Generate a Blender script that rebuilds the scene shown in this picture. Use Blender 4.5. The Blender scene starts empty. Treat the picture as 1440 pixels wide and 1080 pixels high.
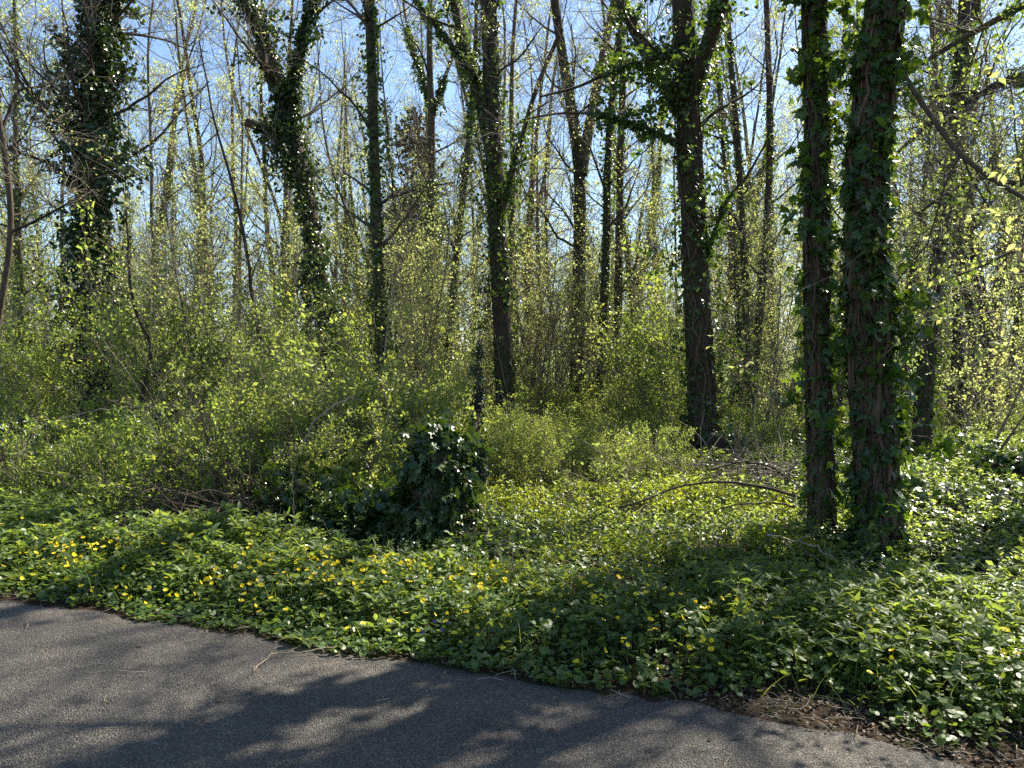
import bpy, math, numpy as np
from math import radians, sin, cos, tan, atan2, pi

# ------------------------------------------------------------------ camera
scene = bpy.context.scene
C = scene.collection
F, CX, CY, HY, EYE = 1082.0, 720.0, 540.0, 515.0, 1.6     # photo pixels (1440 x 1080)
PITCH = math.atan((CY - HY) / F)
cam_d = bpy.data.cameras.new('camera')
cam_d.sensor_width = 36.0
cam_d.lens = 36.0 * F / 1440.0
cam_d.clip_start, cam_d.clip_end = 0.05, 3000.0
cam = bpy.data.objects.new('camera', cam_d)
cam.location = (0, 0, EYE)
cam.rotation_euler = (pi / 2 - PITCH, 0, 0)
C.objects.link(cam)
scene.camera = cam

# ------------------------------------------------------------------ light
SUN_AZ, SUN_EL = radians(49.0), radians(46.5)             # azimuth to the right of the view
world = bpy.data.worlds.new('World')
scene.world = world
world.use_nodes = True
wn = world.node_tree
sky = wn.nodes.new('ShaderNodeTexSky')
sky.sky_type = 'NISHITA'
sky.sun_disc = False
sky.sun_elevation = SUN_EL
sky.sun_rotation = SUN_AZ
sky.altitude = 60
sky.air_density, sky.dust_density, sky.ozone_density = 1.0, 0.4, 2.5
bg = wn.nodes['Background']
bg.inputs['Strength'].default_value = 0.078
wn.links.new(sky.outputs[0], bg.inputs['Color'])
sl = bpy.data.lights.new('sun', 'SUN')
sl.energy, sl.angle, sl.color = 5.0, radians(0.53), (1.0, 0.92, 0.77)
sun = bpy.data.objects.new('sun', sl)
sd = np.array([sin(SUN_AZ) * cos(SUN_EL), cos(SUN_AZ) * cos(SUN_EL), sin(SUN_EL)])
from mathutils import Vector
sun.rotation_euler = Vector(sd).to_track_quat('Z', 'Y').to_euler()
sun.location = tuple(sd * 60)
C.objects.link(sun)
vs = scene.view_settings
vs.view_transform = 'Standard'; vs.look = 'None'; vs.gamma = 1.0; vs.exposure = 1.7
scene.cycles.max_bounces = 8
scene.cycles.diffuse_bounces = 4
scene.cycles.glossy_bounces = 2
scene.cycles.transmission_bounces = 4
scene.cycles.sample_clamp_indirect = 6.0
scene.cycles.use_denoising = False

# ------------------------------------------------------------------ numbers
RNG = np.random.default_rng(11)

def ray(x, y):
    dx, dy = (x - CX) / F, (CY - y) / F
    return np.array([dx, cos(PITCH) + dy * sin(PITCH), -sin(PITCH) + dy * cos(PITCH)])

def at(x, y, Y):
    d = ray(x, y); return np.array([0, 0, EYE]) + d * (Y / d[1])

def on_ground(x, y, z=0.0):
    d = ray(x, y); return np.array([0, 0, EYE]) + d * ((EYE - z) / -d[2])

def on_cover(x, y, h):                                     # where the line of sight meets a height h over the uneven ground
    p = on_ground(x, y, h)
    for _ in range(25): p = .5 * p + .5 * on_ground(x, y, h + float(gh(p[0], p[1])))
    return p

def hash2(i, j, s):
    h = np.sin(i * 127.1 + j * 311.7 + s * 74.7) * 43758.5453
    return h - np.floor(h)

def noise2(x, y, s=0):
    x, y = np.asarray(x, float), np.asarray(y, float)
    i, j = np.floor(x), np.floor(y)
    u, v = x - i, y - j
    u = u * u * (3 - 2 * u); v = v * v * (3 - 2 * v)
    a, b, c, d = hash2(i, j, s), hash2(i + 1, j, s), hash2(i, j + 1, s), hash2(i + 1, j + 1, s)
    return (a * (1 - u) + b * u) * (1 - v) + (c * (1 - u) + d * u) * v

def fbm(x, y, s=0, o=3):
    r, a, t = 0, 1.0, 0
    for k in range(o):
        r = r + a * noise2(np.asarray(x) * 2 ** k, np.asarray(y) * 2 ** k, s + k * 13); t += a; a *= .5
    return r / t

EDGE_X = [-60, -12, -3.55, -1.88, -0.38, 0.95, 1.9, 6, 40]
EDGE_Y = [26, 8.3, 5.30, 4.72, 4.12, 3.64, 3.12, 0.9, -18]
def edge_y(x):
    x = np.asarray(x, float)
    return np.interp(x, EDGE_X, EDGE_Y) + 0.16 * (fbm(x * 2.2, x * 0 + 3.3, 5) - .5) + 0.07 * (noise2(x * 9, x * 0, 8) - .5)

def verge(x, y):                                           # metres into the verge from the road edge
    return (np.asarray(y) - edge_y(x)) * 0.925

def smooth(a, b, x):
    t = np.clip((np.asarray(x, float) - a) / (b - a), 0, 1); return t * t * (3 - 2 * t)

def gh(x, y):                                              # height of the ground
    x, y = np.asarray(x, float), np.asarray(y, float)
    s = verge(x, y)
    k = smooth(0.0, 1.2, s)
    z = k * (0.03 + 0.16 * (fbm(x * .45, y * .45, 21) - .45)) + k * smooth(60, 30, y) * 0.10 * (noise2(x * 1.3, y * 1.3, 4) - .5)
    m = smooth(1.6, 0.2, np.hypot((x - 4.6) / 1.3, (y - 8.4) / 1.6)) * .22          # ivy hummock by the twin trunks
    m = m + smooth(1.0, 0.0, np.hypot((x - 1.6) / 1.8, (y - 8.6) / 1.6)) * .12
    b = smooth(1.1, .2, np.hypot((x + 2.67) / 1.0, (y - 7.25) / .75)) * .16         # hollow under the bushes
    return z + (m - b) * k

# ------------------------------------------------------------------ meshes
class MB:
    """collects vertices and faces into one mesh, with a random value per leaf or limb"""
    def __init__(self):
        self.v, self.r, self.f, self.m, self.s, self.n = [], [], [], [], [], 0
    def add(self, v, f, mat=0, smooth_=False, rnd=None):
        v = np.asarray(v, np.float32).reshape(-1, 3); f = np.asarray(f, np.int64)
        if len(f) == 0: return
        self.v.append(v); self.f.append(f + self.n); self.n += len(v)
        self.r.append(np.full(len(v), .5, np.float32) if rnd is None else np.asarray(rnd, np.float32))
        self.m.append(np.full(len(f), mat, np.int32)); self.s.append(np.full(len(f), smooth_, bool))
    def mesh(self, name, mats):
        me = bpy.data.meshes.new(name)
        v = np.concatenate(self.v)
        me.vertices.add(len(v)); me.vertices.foreach_set('co', v.ravel())
        li = np.concatenate([f.ravel() for f in self.f]).astype(np.int32)
        tot = np.concatenate([np.full(len(f), f.shape[1], np.int32) for f in self.f])
        st = np.concatenate([[0], np.cumsum(tot)[:-1]]).astype(np.int32)
        me.loops.add(len(li)); me.loops.foreach_set('vertex_index', li)
        me.polygons.add(len(tot)); me.polygons.foreach_set('loop_start', st); me.polygons.foreach_set('loop_total', tot)
        me.polygons.foreach_set('material_index', np.concatenate(self.m))
        me.polygons.foreach_set('use_smooth', np.concatenate(self.s))
        a = me.attributes.new('rnd', 'FLOAT', 'POINT'); a.data.foreach_set('value', np.concatenate(self.r))
        for m in mats: me.materials.append(m)
        me.update(calc_edges=True)
        return me
    def build(self, name, mats, parent=None, loc=None):
        if not isinstance(mats, (list, tuple)): mats = [mats]
        o = bpy.data.objects.new(name, self.mesh(name, mats)); C.objects.link(o)
        if parent is not None: o.parent = parent
        if loc is not None: o.location = loc
        return o

def tag(o, label=None, cat=None, group=None, kind=None):
    if label: o['label'] = label
    if cat: o['category'] = cat
    if group: o['group'] = group
    if kind: o['kind'] = kind
    return o

def thing(name, label, cat, loc=(0, 0, 0), group=None):
    o = bpy.data.objects.new(name, None); o.empty_display_size = .2
    C.objects.link(o); o.location = tuple(loc)
    return tag(o, label, cat, group)

def copy_thing(o, loc, rz=0.0, sc=(1, 1, 1), label=None, tilt=(0, 0)):
    c = o.copy(); C.objects.link(c)
    c.location = tuple(loc); c.rotation_euler = (tilt[0], tilt[1], rz); c.scale = sc
    if label: c['label'] = label
    for ch in o.children:
        d = ch.copy(); C.objects.link(d); d.parent = c
    return c

def unit(v):
    return v / np.maximum(np.linalg.norm(v, axis=-1, keepdims=True), 1e-9)

def frames(axis, nrm):
    y = unit(axis); x = unit(np.cross(y, nrm)); z = np.cross(x, y)
    return np.stack([x, y, z], axis=-1)

def scatter(mb, tpl, pos, axis, nrm, size, rng, mat=0, rnd=None, wid=None):
    tv, tf = tpl
    pos = np.asarray(pos, float); M = len(pos)
    if M == 0: return
    R = frames(np.asarray(axis, float), np.asarray(nrm, float))
    s = np.broadcast_to(np.asarray(size, float), (M,))
    t = np.repeat(tv[None], M, 0)
    if wid is not None: t = t * np.stack([np.broadcast_to(wid, (M,)), np.ones(M), np.ones(M)], -1)[:, None, :]
    v = np.einsum('mij,mnj->mni', R, t) * s[:, None, None] + pos[:, None, :]
    f = (tf[None] + (np.arange(M) * len(tv))[:, None, None]).reshape(-1, tf.shape[1])
    r = rng.random(M) if rnd is None else np.asarray(rnd)
    mb.add(v.reshape(-1, 3), f, mat, False, np.repeat(r, len(tv)))

def T(vs_, fs_): return np.array(vs_, float), np.array(fs_, int)
# leaf templates: stalk at the origin, tip along +y, face +z
L_SMALL = T([(0, 0, 0), (.30, .45, .09), (0, 1, -.06), (-.30, .45, .09)], [(0, 1, 2), (0, 2, 3)])
L_OVAL = T([(0, 0, 0), (.27, .3, .07), (.25, .68, .03), (0, 1, -.14), (-.25, .68, .03), (-.27, .3, .07), (0, .5, -.01)],
           [(0, 1, 6), (1, 2, 6), (2, 3, 6), (3, 4, 6), (4, 5, 6), (5, 0, 6)])
L_LANCE = T([(0, 0, 0), (.15, .22, .06), (.19, .5, .05), (.10, .8, -.06), (0, 1.02, -.22), (-.10, .8, -.06), (-.19, .5, .05), (-.15, .22, .06),
             (0, .22, .02), (0, .5, 0), (0, .8, -.10)],
            [(0, 1, 8), (1, 2, 8), (8, 2, 9), (2, 3, 9), (9, 3, 10), (3, 4, 10), (10, 4, 5), (10, 5, 9), (9, 5, 6), (9, 6, 8), (6, 7, 8), (7, 0, 8)])
L_HEART = T([(0, 0, -.03), (.22, -.20, .05), (.48, -.05, .08), (.52, .28, .05), (.34, .62, .0), (0, .82, -.07), (-.34, .62, .0), (-.52, .28, .05), (-.48, -.05, .08), (-.22, -.20, .05), (0, .3, -.03)],
            [(0, 1, 10), (1, 2, 10), (2, 3, 10), (3, 4, 10), (4, 5, 10), (5, 6, 10), (6, 7, 10), (7, 8, 10), (8, 9, 10), (9, 0, 10)])
_iv = [(0, 0, 0), (.20, -.14, .0), (.46, .02, -.05), (.36, .22, .03), (.50, .46, -.06), (.24, .52, .02), (0, 1.0, -.12)]
_ivl = [(-x, y, z) for x, y, z in _iv[1:-1]][::-1]
L_IVY = T(_iv + _ivl + [(0, .30, .05)], [(i, (i + 1) % 12, 12) for i in range(12)])
L_IVYS = T([(0, 0, 0), (.44, .06, -.05), (.40, .45, -.03), (0, 1, -.1), (-.40, .45, -.03), (-.44, .06, -.05), (0, .35, .06)],
           [(0, 1, 6), (1, 2, 6), (2, 3, 6), (3, 4, 6), (4, 5, 6), (5, 0, 6)])

def tubes(mb, P, R, k=5, mat=0, cap=False, rough=0.0, rng=None):
    """P (p,n,3) centre lines, R (p,n) radii -> k sided tubes"""
    P = np.asarray(P, float); R = np.asarray(R, float)
    if len(P) == 0: return
    p, n, _ = P.shape
    tan_ = unit(np.gradient(P, axis=1))
    mean = unit(P[:, -1] - P[:, 0])
    ref = np.where(np.abs(mean[:, 2:3]) > .75, np.array([[1., .13, 0]]), np.array([[.1, .0, 1.]]))
    a = unit(np.cross(tan_, ref[:, None, :])); b = np.cross(tan_, a)
    th = np.arange(k) / k * 2 * pi
    rr = R[:, :, None] * np.ones(k)
    if rough and rng is not None:
        rr = rr * (1 + rough * (rng.random((p, 1, k)) - .5) * 1.2 + rough * (rng.random((p, n, k)) - .5))
    v = P[:, :, None, :] + rr[..., None] * (a[:, :, None, :] * np.cos(th)[:, None] + b[:, :, None, :] * np.sin(th)[:, None])
    i = np.arange(n - 1)[:, None] * k; j = np.arange(k)[None]; j2 = (j + 1) % k
    q = np.stack([i + j, i + j2, i + k + j2, i + k + j], -1).reshape(-1, 4)
    f = (q[None] + (np.arange(p) * n * k)[:, None, None]).reshape(-1, 4)
    rnd = np.repeat((rng or RNG).random(p), n * k)
    mb.add(v.reshape(-1, 3), f, mat, True, rnd)

def resample(pts, n, r0=None):
    pts = np.asarray(pts, float)
    d = np.concatenate([[0], np.cumsum(np.linalg.norm(np.diff(pts[:, :3], axis=0), axis=1))])
    t = np.linspace(0, d[-1], n)
    out = np.stack([np.interp(t, d, pts[:, k]) for k in range(pts.shape[1])], -1)
    for _ in range(2): out[1:-1] = .25 * out[:-2] + .5 * out[1:-1] + .25 * out[2:]
    return out

def wander(rng, start, dirv, length, n, wig, up=0.0):
    """random-walk polylines: start (c,3), dirv (c,3), length (c,)"""
    c = len(start); P = np.empty((c, n, 3)); P[:, 0] = start; d = unit(dirv)
    st = np.asarray(length)[:, None] / (n - 1)
    for k in range(1, n):
        d = unit(d + wig * rng.normal(size=(c, 3)) + np.array([0, 0, up]))
        P[:, k] = P[:, k - 1] + d * st
    return P

def spawn(rng, P, R, count, tmin, tmax, ang, length, n, wig, up, rs, taper=.25, lenfall=.5, weight=None, rmax=1e9):
    """children growing from parents P (p,n,3) with radii R"""
    p, m, _ = P.shape
    L = np.linalg.norm(np.diff(P, axis=1), axis=2).sum(1)
    w = L if weight is None else weight
    pi_ = rng.choice(p, count, p=w / w.sum())
    t = tmin + (tmax - tmin) * rng.random(count)
    x = t * (m - 1); i = np.minimum(x.astype(int), m - 2); fr = (x - i)[:, None]
    a, b = P[pi_, i], P[pi_, i + 1]
    s = a * (1 - fr) + b * fr; tg = unit(b - a)
    r = (R[pi_, i] * (1 - fr[:, 0]) + R[pi_, i + 1] * fr[:, 0])
    q = unit(np.cross(tg, rng.normal(size=(count, 3))))
    an = np.radians(rng.uniform(ang[0], ang[1], count))[:, None]
    d = tg * np.cos(an) + q * np.sin(an)
    ln = length * (1 - lenfall * t) * rng.uniform(.55, 1.25, count)
    Q = wander(rng, s, d, ln, n, wig, up)
    rc = np.minimum(np.minimum(r * rs * rng.uniform(.6, 1.0, count), rmax), r * .9)
    RR = rc[:, None] * np.linspace(1, taper, n)[None]
    return Q, RR

def sample_lines(rng, P, count, tmin=0, tmax=1):
    p, m, _ = P.shape
    L = np.linalg.norm(np.diff(P, axis=1), axis=2).sum(1)
    pi_ = rng.choice(p, count, p=L / L.sum())
    t = tmin + (tmax - tmin) * rng.random(count)
    x = t * (m - 1); i = np.minimum(x.astype(int), m - 2); fr = (x - i)[:, None]
    a, b = P[pi_, i], P[pi_, i + 1]
    return a * (1 - fr) + b * fr, unit(b - a), pi_, x

def leaves_on(mb, rng, P, count, size, tpl, mat, tmin=.2, droop=.0, flat=.5, spread=.03, tuft=1, jit=.9):
    """leaves along the lines P, in tufts"""
    nt = max(1, count // tuft)
    s, tg, _, _ = sample_lines(rng, P, nt, tmin, 1)
    s = np.repeat(s, tuft, 0); tg = np.repeat(tg, tuft, 0)
    n = len(s)
    s = s + rng.normal(size=(n, 3)) * spread
    ax = unit(tg * .6 + rng.normal(size=(n, 3)) * jit + np.array([0, 0, -droop]))
    nr = unit(rng.normal(size=(n, 3)) * (1 - flat) + np.array([0, 0, flat]))
    scatter(mb, tpl, s, ax, nr, size * rng.uniform(.55, 1.25, n), rng, mat)

# ------------------------------------------------------------------ materials
def new_mat(name):
    m = bpy.data.materials.new(name); m.use_nodes = True
    nt = m.node_tree; nt.nodes.clear()
    o = nt.nodes.new('ShaderNodeOutputMaterial')
    return m, nt, o

def N(nt, t, **kw):
    n = nt.nodes.new(t)
    for k, v in kw.items():
        if hasattr(n, k) and not k[0].isupper(): setattr(n, k, v)
        else: n.inputs[k.replace('_', ' ')].default_value = v
    return n

def ramp(nt, fac, cols):
    r = nt.nodes.new('ShaderNodeValToRGB')
    el = r.color_ramp.elements
    while len(el) < len(cols): el.new(.5)
    for e, (p, c) in zip(el, cols): e.position = p; e.color = (*c, 1)
    nt.links.new(fac, r.inputs['Fac'])
    return r.outputs['Color']

def leaf_mat(name, cols, trans, tmix=.45, rough=.42, spec=.5):
    """cols: three colours over the per-leaf random value; trans: colour of the light that comes through"""
    m, nt, o = new_mat(name)
    at_ = N(nt, 'ShaderNodeAttribute', attribute_name='rnd')
    oi = nt.nodes.new('ShaderNodeObjectInfo')
    geo = nt.nodes.new('ShaderNodeNewGeometry')
    nz = N(nt, 'ShaderNodeTexNoise', Scale=1.1, Detail=2.0)
    nt.links.new(geo.outputs['Position'], nz.inputs['Vector'])
    mx = N(nt, 'ShaderNodeMath', operation='MULTIPLY_ADD'); mx.inputs[1].default_value = .55
    nt.links.new(at_.outputs['Fac'], mx.inputs[0])
    m2 = N(nt, 'ShaderNodeMath', operation='MULTIPLY'); m2.inputs[1].default_value = .45
    nt.links.new(nz.outputs['Fac'], m2.inputs[0]); nt.links.new(m2.outputs[0], mx.inputs[2])
    m3 = N(nt, 'ShaderNodeMath', operation='MULTIPLY_ADD'); m3.inputs[1].default_value = .30; m3.inputs[2].default_value = -.15
    nt.links.new(oi.outputs['Random'], m3.inputs[0])
    m4 = N(nt, 'ShaderNodeMath', operation='ADD'); nt.links.new(mx.outputs[0], m4.inputs[0]); nt.links.new(m3.outputs[0], m4.inputs[1]); mx = m4
    base = ramp(nt, mx.outputs[0], [(.12, cols[0]), (.5, cols[1]), (.9, cols[2])])
    tcol = ramp(nt, mx.outputs[0], [(.12, tuple(c * .75 for c in trans)), (.5, trans), (.9, (min(1, trans[0] * 1.35), trans[1] * 1.1, trans[2]))])
    p = N(nt, 'ShaderNodeBsdfPrincipled', Roughness=rough)
    p.inputs['Specular IOR Level'].default_value = spec
    nt.links.new(base, p.inputs['Base Color'])
    tr = nt.nodes.new('ShaderNodeBsdfTranslucent'); nt.links.new(tcol, tr.inputs['Color'])
    mix = N(nt, 'ShaderNodeMixShader'); mix.inputs[0].default_value = tmix
    nt.links.new(p.outputs[0], mix.inputs[1]); nt.links.new(tr.outputs[0], mix.inputs[2])
    nt.links.new(mix.outputs[0], o.inputs[0])
    return m

def bark_mat(name, c0, c1, scale=9.0, stretch=.18, rough=.9, moss=None, bump=.6):
    m, nt, o = new_mat(name)
    tc = nt.nodes.new('ShaderNodeTexCoord')
    mp = nt.nodes.new('ShaderNodeMapping'); mp.inputs['Scale'].default_value = (1, 1, stretch)
    nt.links.new(tc.outputs['Object'], mp.inputs['Vector'])
    nz = N(nt, 'ShaderNodeTexNoise', Scale=scale * 3, Detail=5.0, Roughness=.65)
    nt.links.new(mp.outputs[0], nz.inputs['Vector'])
    at_ = N(nt, 'ShaderNodeAttribute', attribute_name='rnd')
    a = N(nt, 'ShaderNodeMath', operation='MULTIPLY_ADD'); a.inputs[1].default_value = .3
    nt.links.new(at_.outputs['Fac'], a.inputs[0]); 
    a2 = N(nt, 'ShaderNodeMath', operation='SUBTRACT'); a2.inputs[1].default_value = .15
    nt.links.new(nz.outputs['Fac'], a2.inputs[0]); nt.links.new(a2.outputs[0], a.inputs[2])
    col = ramp(nt, a.outputs[0], [(.3, c0), (.55, tuple((x + y) / 2 for x, y in zip(c0, c1))), (.75, c1)])
    if moss:
        n2 = N(nt, 'ShaderNodeTexNoise', Scale=1.7, Detail=3.0)
        nt.links.new(tc.outputs['Object'], n2.inputs['Vector'])
        fr = ramp(nt, n2.outputs['Fac'], [(.48, (0, 0, 0)), (.66, (1, 1, 1))])
        mm = N(nt, 'ShaderNodeMix', data_type='RGBA')
        nt.links.new(fr, mm.inputs[0]); nt.links.new(col, mm.inputs[6]); mm.inputs[7].default_value = (*moss, 1)
        col = mm.outputs[2]
    p = N(nt, 'ShaderNodeBsdfPrincipled', Roughness=rough)
    p.inputs['Specular IOR Level'].default_value = .25
    nt.links.new(col, p.inputs['Base Color'])
    if bump:
        b = N(nt, 'ShaderNodeBump', Strength=bump, Distance=.02)
        nt.links.new(nz.outputs['Fac'], b.inputs['Height']); nt.links.new(b.outputs[0], p.inputs['Normal'])
    nt.links.new(p.outputs[0], o.inputs[0])
    return m

M = {}
M['spring'] = leaf_mat('spring_leaf', [(.16, .20, .055), (.22, .26, .08), (.29, .31, .12)], (.58, .66, .20), .55, .5, .35)
M['bush'] = leaf_mat('bush_leaf', [(.05, .09, .02), (.085, .135, .03), (.13, .17, .05)], (.42, .55, .08), .5, .38, .45)
M['spring_bush'] = leaf_mat('spring_bush_leaf', [(.075, .115, .025), (.115, .155, .038), (.17, .20, .06)], (.42, .52, .09), .5, .42, .4)
M['bramble'] = leaf_mat('bramble_leaf', [(.045, .09, .02), (.075, .13, .03), (.12, .17, .045)], (.34, .48, .07), .45, .38, .45)
M['ivy'] = leaf_mat('ivy_leaf', [(.014, .036, .009), (.026, .058, .012), (.05, .09, .016)], (.24, .40, .03), .26, .34, .38)
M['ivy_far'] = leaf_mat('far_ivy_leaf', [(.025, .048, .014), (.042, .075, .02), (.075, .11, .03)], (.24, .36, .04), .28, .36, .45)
M['ivy_dark'] = leaf_mat('dark_ivy_leaf', [(.011, .026, .008), (.018, .042, .010), (.034, .062, .014)], (.12, .22, .02), .16, .33, .38)
M['groundivy'] = leaf_mat('ground_ivy_leaf', [(.018, .040, .012), (.032, .064, .016), (.06, .095, .022)], (.14, .24, .03), .16, .29, .55)
M['peri'] = leaf_mat('periwinkle_leaf', [(.06, .10, .012), (.115, .16, .018), (.18, .21, .022)], (.54, .62, .035), .46, .31, .5)
M['mercury'] = leaf_mat('mercury_leaf', [(.040, .075, .020), (.072, .115, .032), (.12, .16, .048)], (.34, .45, .06), .42, .5, .35)
M['celandine'] = leaf_mat('celandine_leaf', [(.028, .06, .014), (.05, .095, .02), (.09, .14, .03)], (.26, .38, .04), .36, .42, .4)
M['dock'] = leaf_mat('dock_leaf', [(.05, .11, .025), (.08, .15, .035), (.12, .20, .05)], (.30, .48, .07), .40, .42, .45)
M['conifer'] = leaf_mat('conifer_needle', [(.010, .024, .014), (.016, .034, .02), (.03, .05, .026)], (.03, .06, .02), .08, .5, .4)
M['redbud'] = leaf_mat('brown_bud', [(.13, .07, .04), (.18, .10, .06), (.24, .15, .09)], (.32, .18, .08), .35, .55, .3)
M['far'] = leaf_mat('far_foliage', [(.06, .10, .03), (.10, .14, .04), (.16, .19, .06)], (.30, .38, .10), .4, .6, .3)
M['litter'] = leaf_mat('dead_leaf', [(.035, .020, .012), (.07, .041, .023), (.15, .098, .058)], (.12, .07, .03), .2, .6, .3)
M['petal'] = leaf_mat('yellow_petal', [(.76, .58, .012), (.82, .68, .015), (.86, .74, .03)], (.88, .72, .02), .35, .35, .4)
M['petal_eye'] = leaf_mat('flower_eye', [(.5, .30, .01), (.6, .36, .01), (.65, .4, .01)], (.5, .3, .01), .2, .6, .3)
M['violet'] = leaf_mat('violet_petal', [(.10, .08, .26), (.13, .10, .32), (.16, .12, .36)], (.14, .09, .32), .3, .5, .3)
M['stem'] = leaf_mat('green_stem', [(.06, .11, .03), (.09, .13, .04), (.13, .13, .05)], (.2, .3, .05), .2, .5, .4)
M['bark'] = bark_mat('bark', (.022, .016, .012), (.10, .075, .053), 9, .16)
M['bark_moss'] = bark_mat('mossy_bark', (.032, .026, .018), (.13, .105, .075), 9, .18, moss=(.075, .085, .025))
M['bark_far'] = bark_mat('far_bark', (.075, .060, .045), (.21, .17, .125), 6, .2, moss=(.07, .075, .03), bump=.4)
M['twig'] = bark_mat('twig_bark', (.12, .098, .074), (.28, .235, .18), 5, 1, .8, bump=0)
M['pale_twig'] = bark_mat('pale_twig_bark', (.22, .17, .12), (.42, .34, .26), 8, .5, .75, bump=0)
M['ivy_stem'] = bark_mat('ivy_stem_bark', (.030, .020, .013), (.13, .088, .058), 12, .3, .85, bump=.3)

def ground_mat():
    m, nt, o = new_mat('woodland_soil')
    geo = nt.nodes.new('ShaderNodeNewGeometry')
    n1 = N(nt, 'ShaderNodeTexNoise', Scale=3.0, Detail=6.0, Roughness=.7)
    n2 = N(nt, 'ShaderNodeTexNoise', Scale=45.0, Detail=4.0, Roughness=.7)
    nt.links.new(geo.outputs['Position'], n1.inputs['Vector']); nt.links.new(geo.outputs['Position'], n2.inputs['Vector'])
    c1 = ramp(nt, n2.outputs['Fac'], [(.3, (.012, .008, .005)), (.55, (.038, .026, .016)), (.75, (.085, .060, .038))])
    c2 = ramp(nt, n2.outputs['Fac'], [(.3, (.012, .02, .006)), (.55, (.035, .06, .014)), (.75, (.06, .10, .02))])
    fr = ramp(nt, n1.outputs['Fac'], [(.56, (0, 0, 0)), (.70, (1, 1, 1))])
    mm = N(nt, 'ShaderNodeMix', data_type='RGBA')
    nt.links.new(fr, mm.inputs[0]); nt.links.new(c1, mm.inputs[6]); nt.links.new(c2, mm.inputs[7])
    p = N(nt, 'ShaderNodeBsdfPrincipled', Roughness=.95)
    p.inputs['Specular IOR Level'].default_value = .15
    b = N(nt, 'ShaderNodeBump', Strength=.8, Distance=.03)
    nt.links.new(n2.outputs['Fac'], b.inputs['Height']); nt.links.new(b.outputs[0], p.inputs['Normal'])
    nt.links.new(mm.outputs[2], p.inputs['Base Color']); nt.links.new(p.outputs[0], o.inputs[0])
    return m

def field_mat():
    m, nt, o = new_mat('meadow_grass')
    geo = nt.nodes.new('ShaderNodeNewGeometry')
    n1 = N(nt, 'ShaderNodeTexNoise', Scale=.12, Detail=8.0, Roughness=.65)
    nt.links.new(geo.outputs['Position'], n1.inputs['Vector'])
    c = ramp(nt, n1.outputs['Fac'], [(.3, (.10, .17, .03)), (.5, (.16, .24, .045)), (.7, (.24, .30, .07))])
    p = N(nt, 'ShaderNodeBsdfPrincipled', Roughness=.9)
    p.inputs['Specular IOR Level'].default_value = .2
    nt.links.new(c, p.inputs['Base Color']); nt.links.new(p.outputs[0], o.inputs[0])
    return m

def asphalt_mat():
    m, nt, o = new_mat('worn_asphalt')
    geo = nt.nodes.new('ShaderNodeNewGeometry')
    vo = N(nt, 'ShaderNodeTexVoronoi', Scale=125.0); vo.feature = 'F1'
    vo2 = N(nt, 'ShaderNodeTexVoronoi', Scale=210.0); vo2.feature = 'F1'
    nz = N(nt, 'ShaderNodeTexNoise', Scale=1.3, Detail=6.0, Roughness=.65)
    n3 = N(nt, 'ShaderNodeTexNoise', Scale=60.0, Detail=4.0, Roughness=.7)
    for t in (vo, vo2, nz, n3): nt.links.new(geo.outputs['Position'], t.inputs['Vector'])
    sep = nt.nodes.new('ShaderNodeSeparateColor'); nt.links.new(vo.outputs['Color'], sep.inputs[0])
    stone = ramp(nt, sep.outputs[0], [(.0, (.060, .056, .052)), (.5, (.10, .093, .085)), (.85, (.145, .134, .12)), (.97, (.24, .22, .19))])
    gap = ramp(nt, vo.outputs['Distance'], [(.30, (1, 1, 1)), (.70, (.42, .41, .40))])
    mu = N(nt, 'ShaderNodeMix', data_type='RGBA', blend_type='MULTIPLY'); mu.inputs[0].default_value = 1
    nt.links.new(stone, mu.inputs[6]); nt.links.new(gap, mu.inputs[7])
    big = ramp(nt, nz.outputs['Fac'], [(.30, (.58, .57, .56)), (.46, (.95, .93, .90)), (.66, (1.35, 1.27, 1.16))])
    mv = N(nt, 'ShaderNodeMix', data_type='RGBA', blend_type='MULTIPLY'); mv.inputs[0].default_value = 1
    nt.links.new(mu.outputs[2], mv.inputs[6]); nt.links.new(big, mv.inputs[7])
    p = N(nt, 'ShaderNodeBsdfPrincipled', Roughness=.72)
    p.inputs['Specular IOR Level'].default_value = .4
    inv = N(nt, 'ShaderNodeMath', operation='MULTIPLY_ADD'); inv.inputs[1].default_value = -1.2
    nt.links.new(vo.outputs['Distance'], inv.inputs[0]); nt.links.new(n3.outputs['Fac'], inv.inputs[2])
    b = N(nt, 'ShaderNodeBump', Strength=1.0, Distance=.011)
    nt.links.new(inv.outputs[0], b.inputs['Height']); nt.links.new(b.outputs[0], p.inputs['Normal'])
    nt.links.new(mv.outputs[2], p.inputs['Base Color']); nt.links.new(p.outputs[0], o.inputs[0])
    return m
M['soil'] = ground_mat(); M['field'] = field_mat(); M['asphalt'] = asphalt_mat()

# ------------------------------------------------------------------ ground, road, field
def grid(xs, ys, zf):
    X, Y = np.meshgrid(xs, ys); Z = zf(X, Y)
    v = np.stack([X, Y, Z], -1).reshape(-1, 3); nx, ny = len(xs), len(ys)
    i = (np.arange(ny - 1)[:, None] * nx + np.arange(nx - 1)[None]).ravel()
    return v, np.stack([i, i + 1, i + nx + 1, i + nx], -1)

def spaced(lo, hi, near, far_lo, far_hi):
    return np.unique(np.concatenate([np.linspace(far_lo, lo, 14), np.arange(lo, hi, near), np.linspace(hi, far_hi, 14)]))
mb = MB(); mb.add(*grid(spaced(-16, 16, .16, -900, 900), spaced(-4, 30, .16, -60, 1800), gh), smooth_=True)
tag(mb.build('ground', M['soil']), kind='structure')

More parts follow.
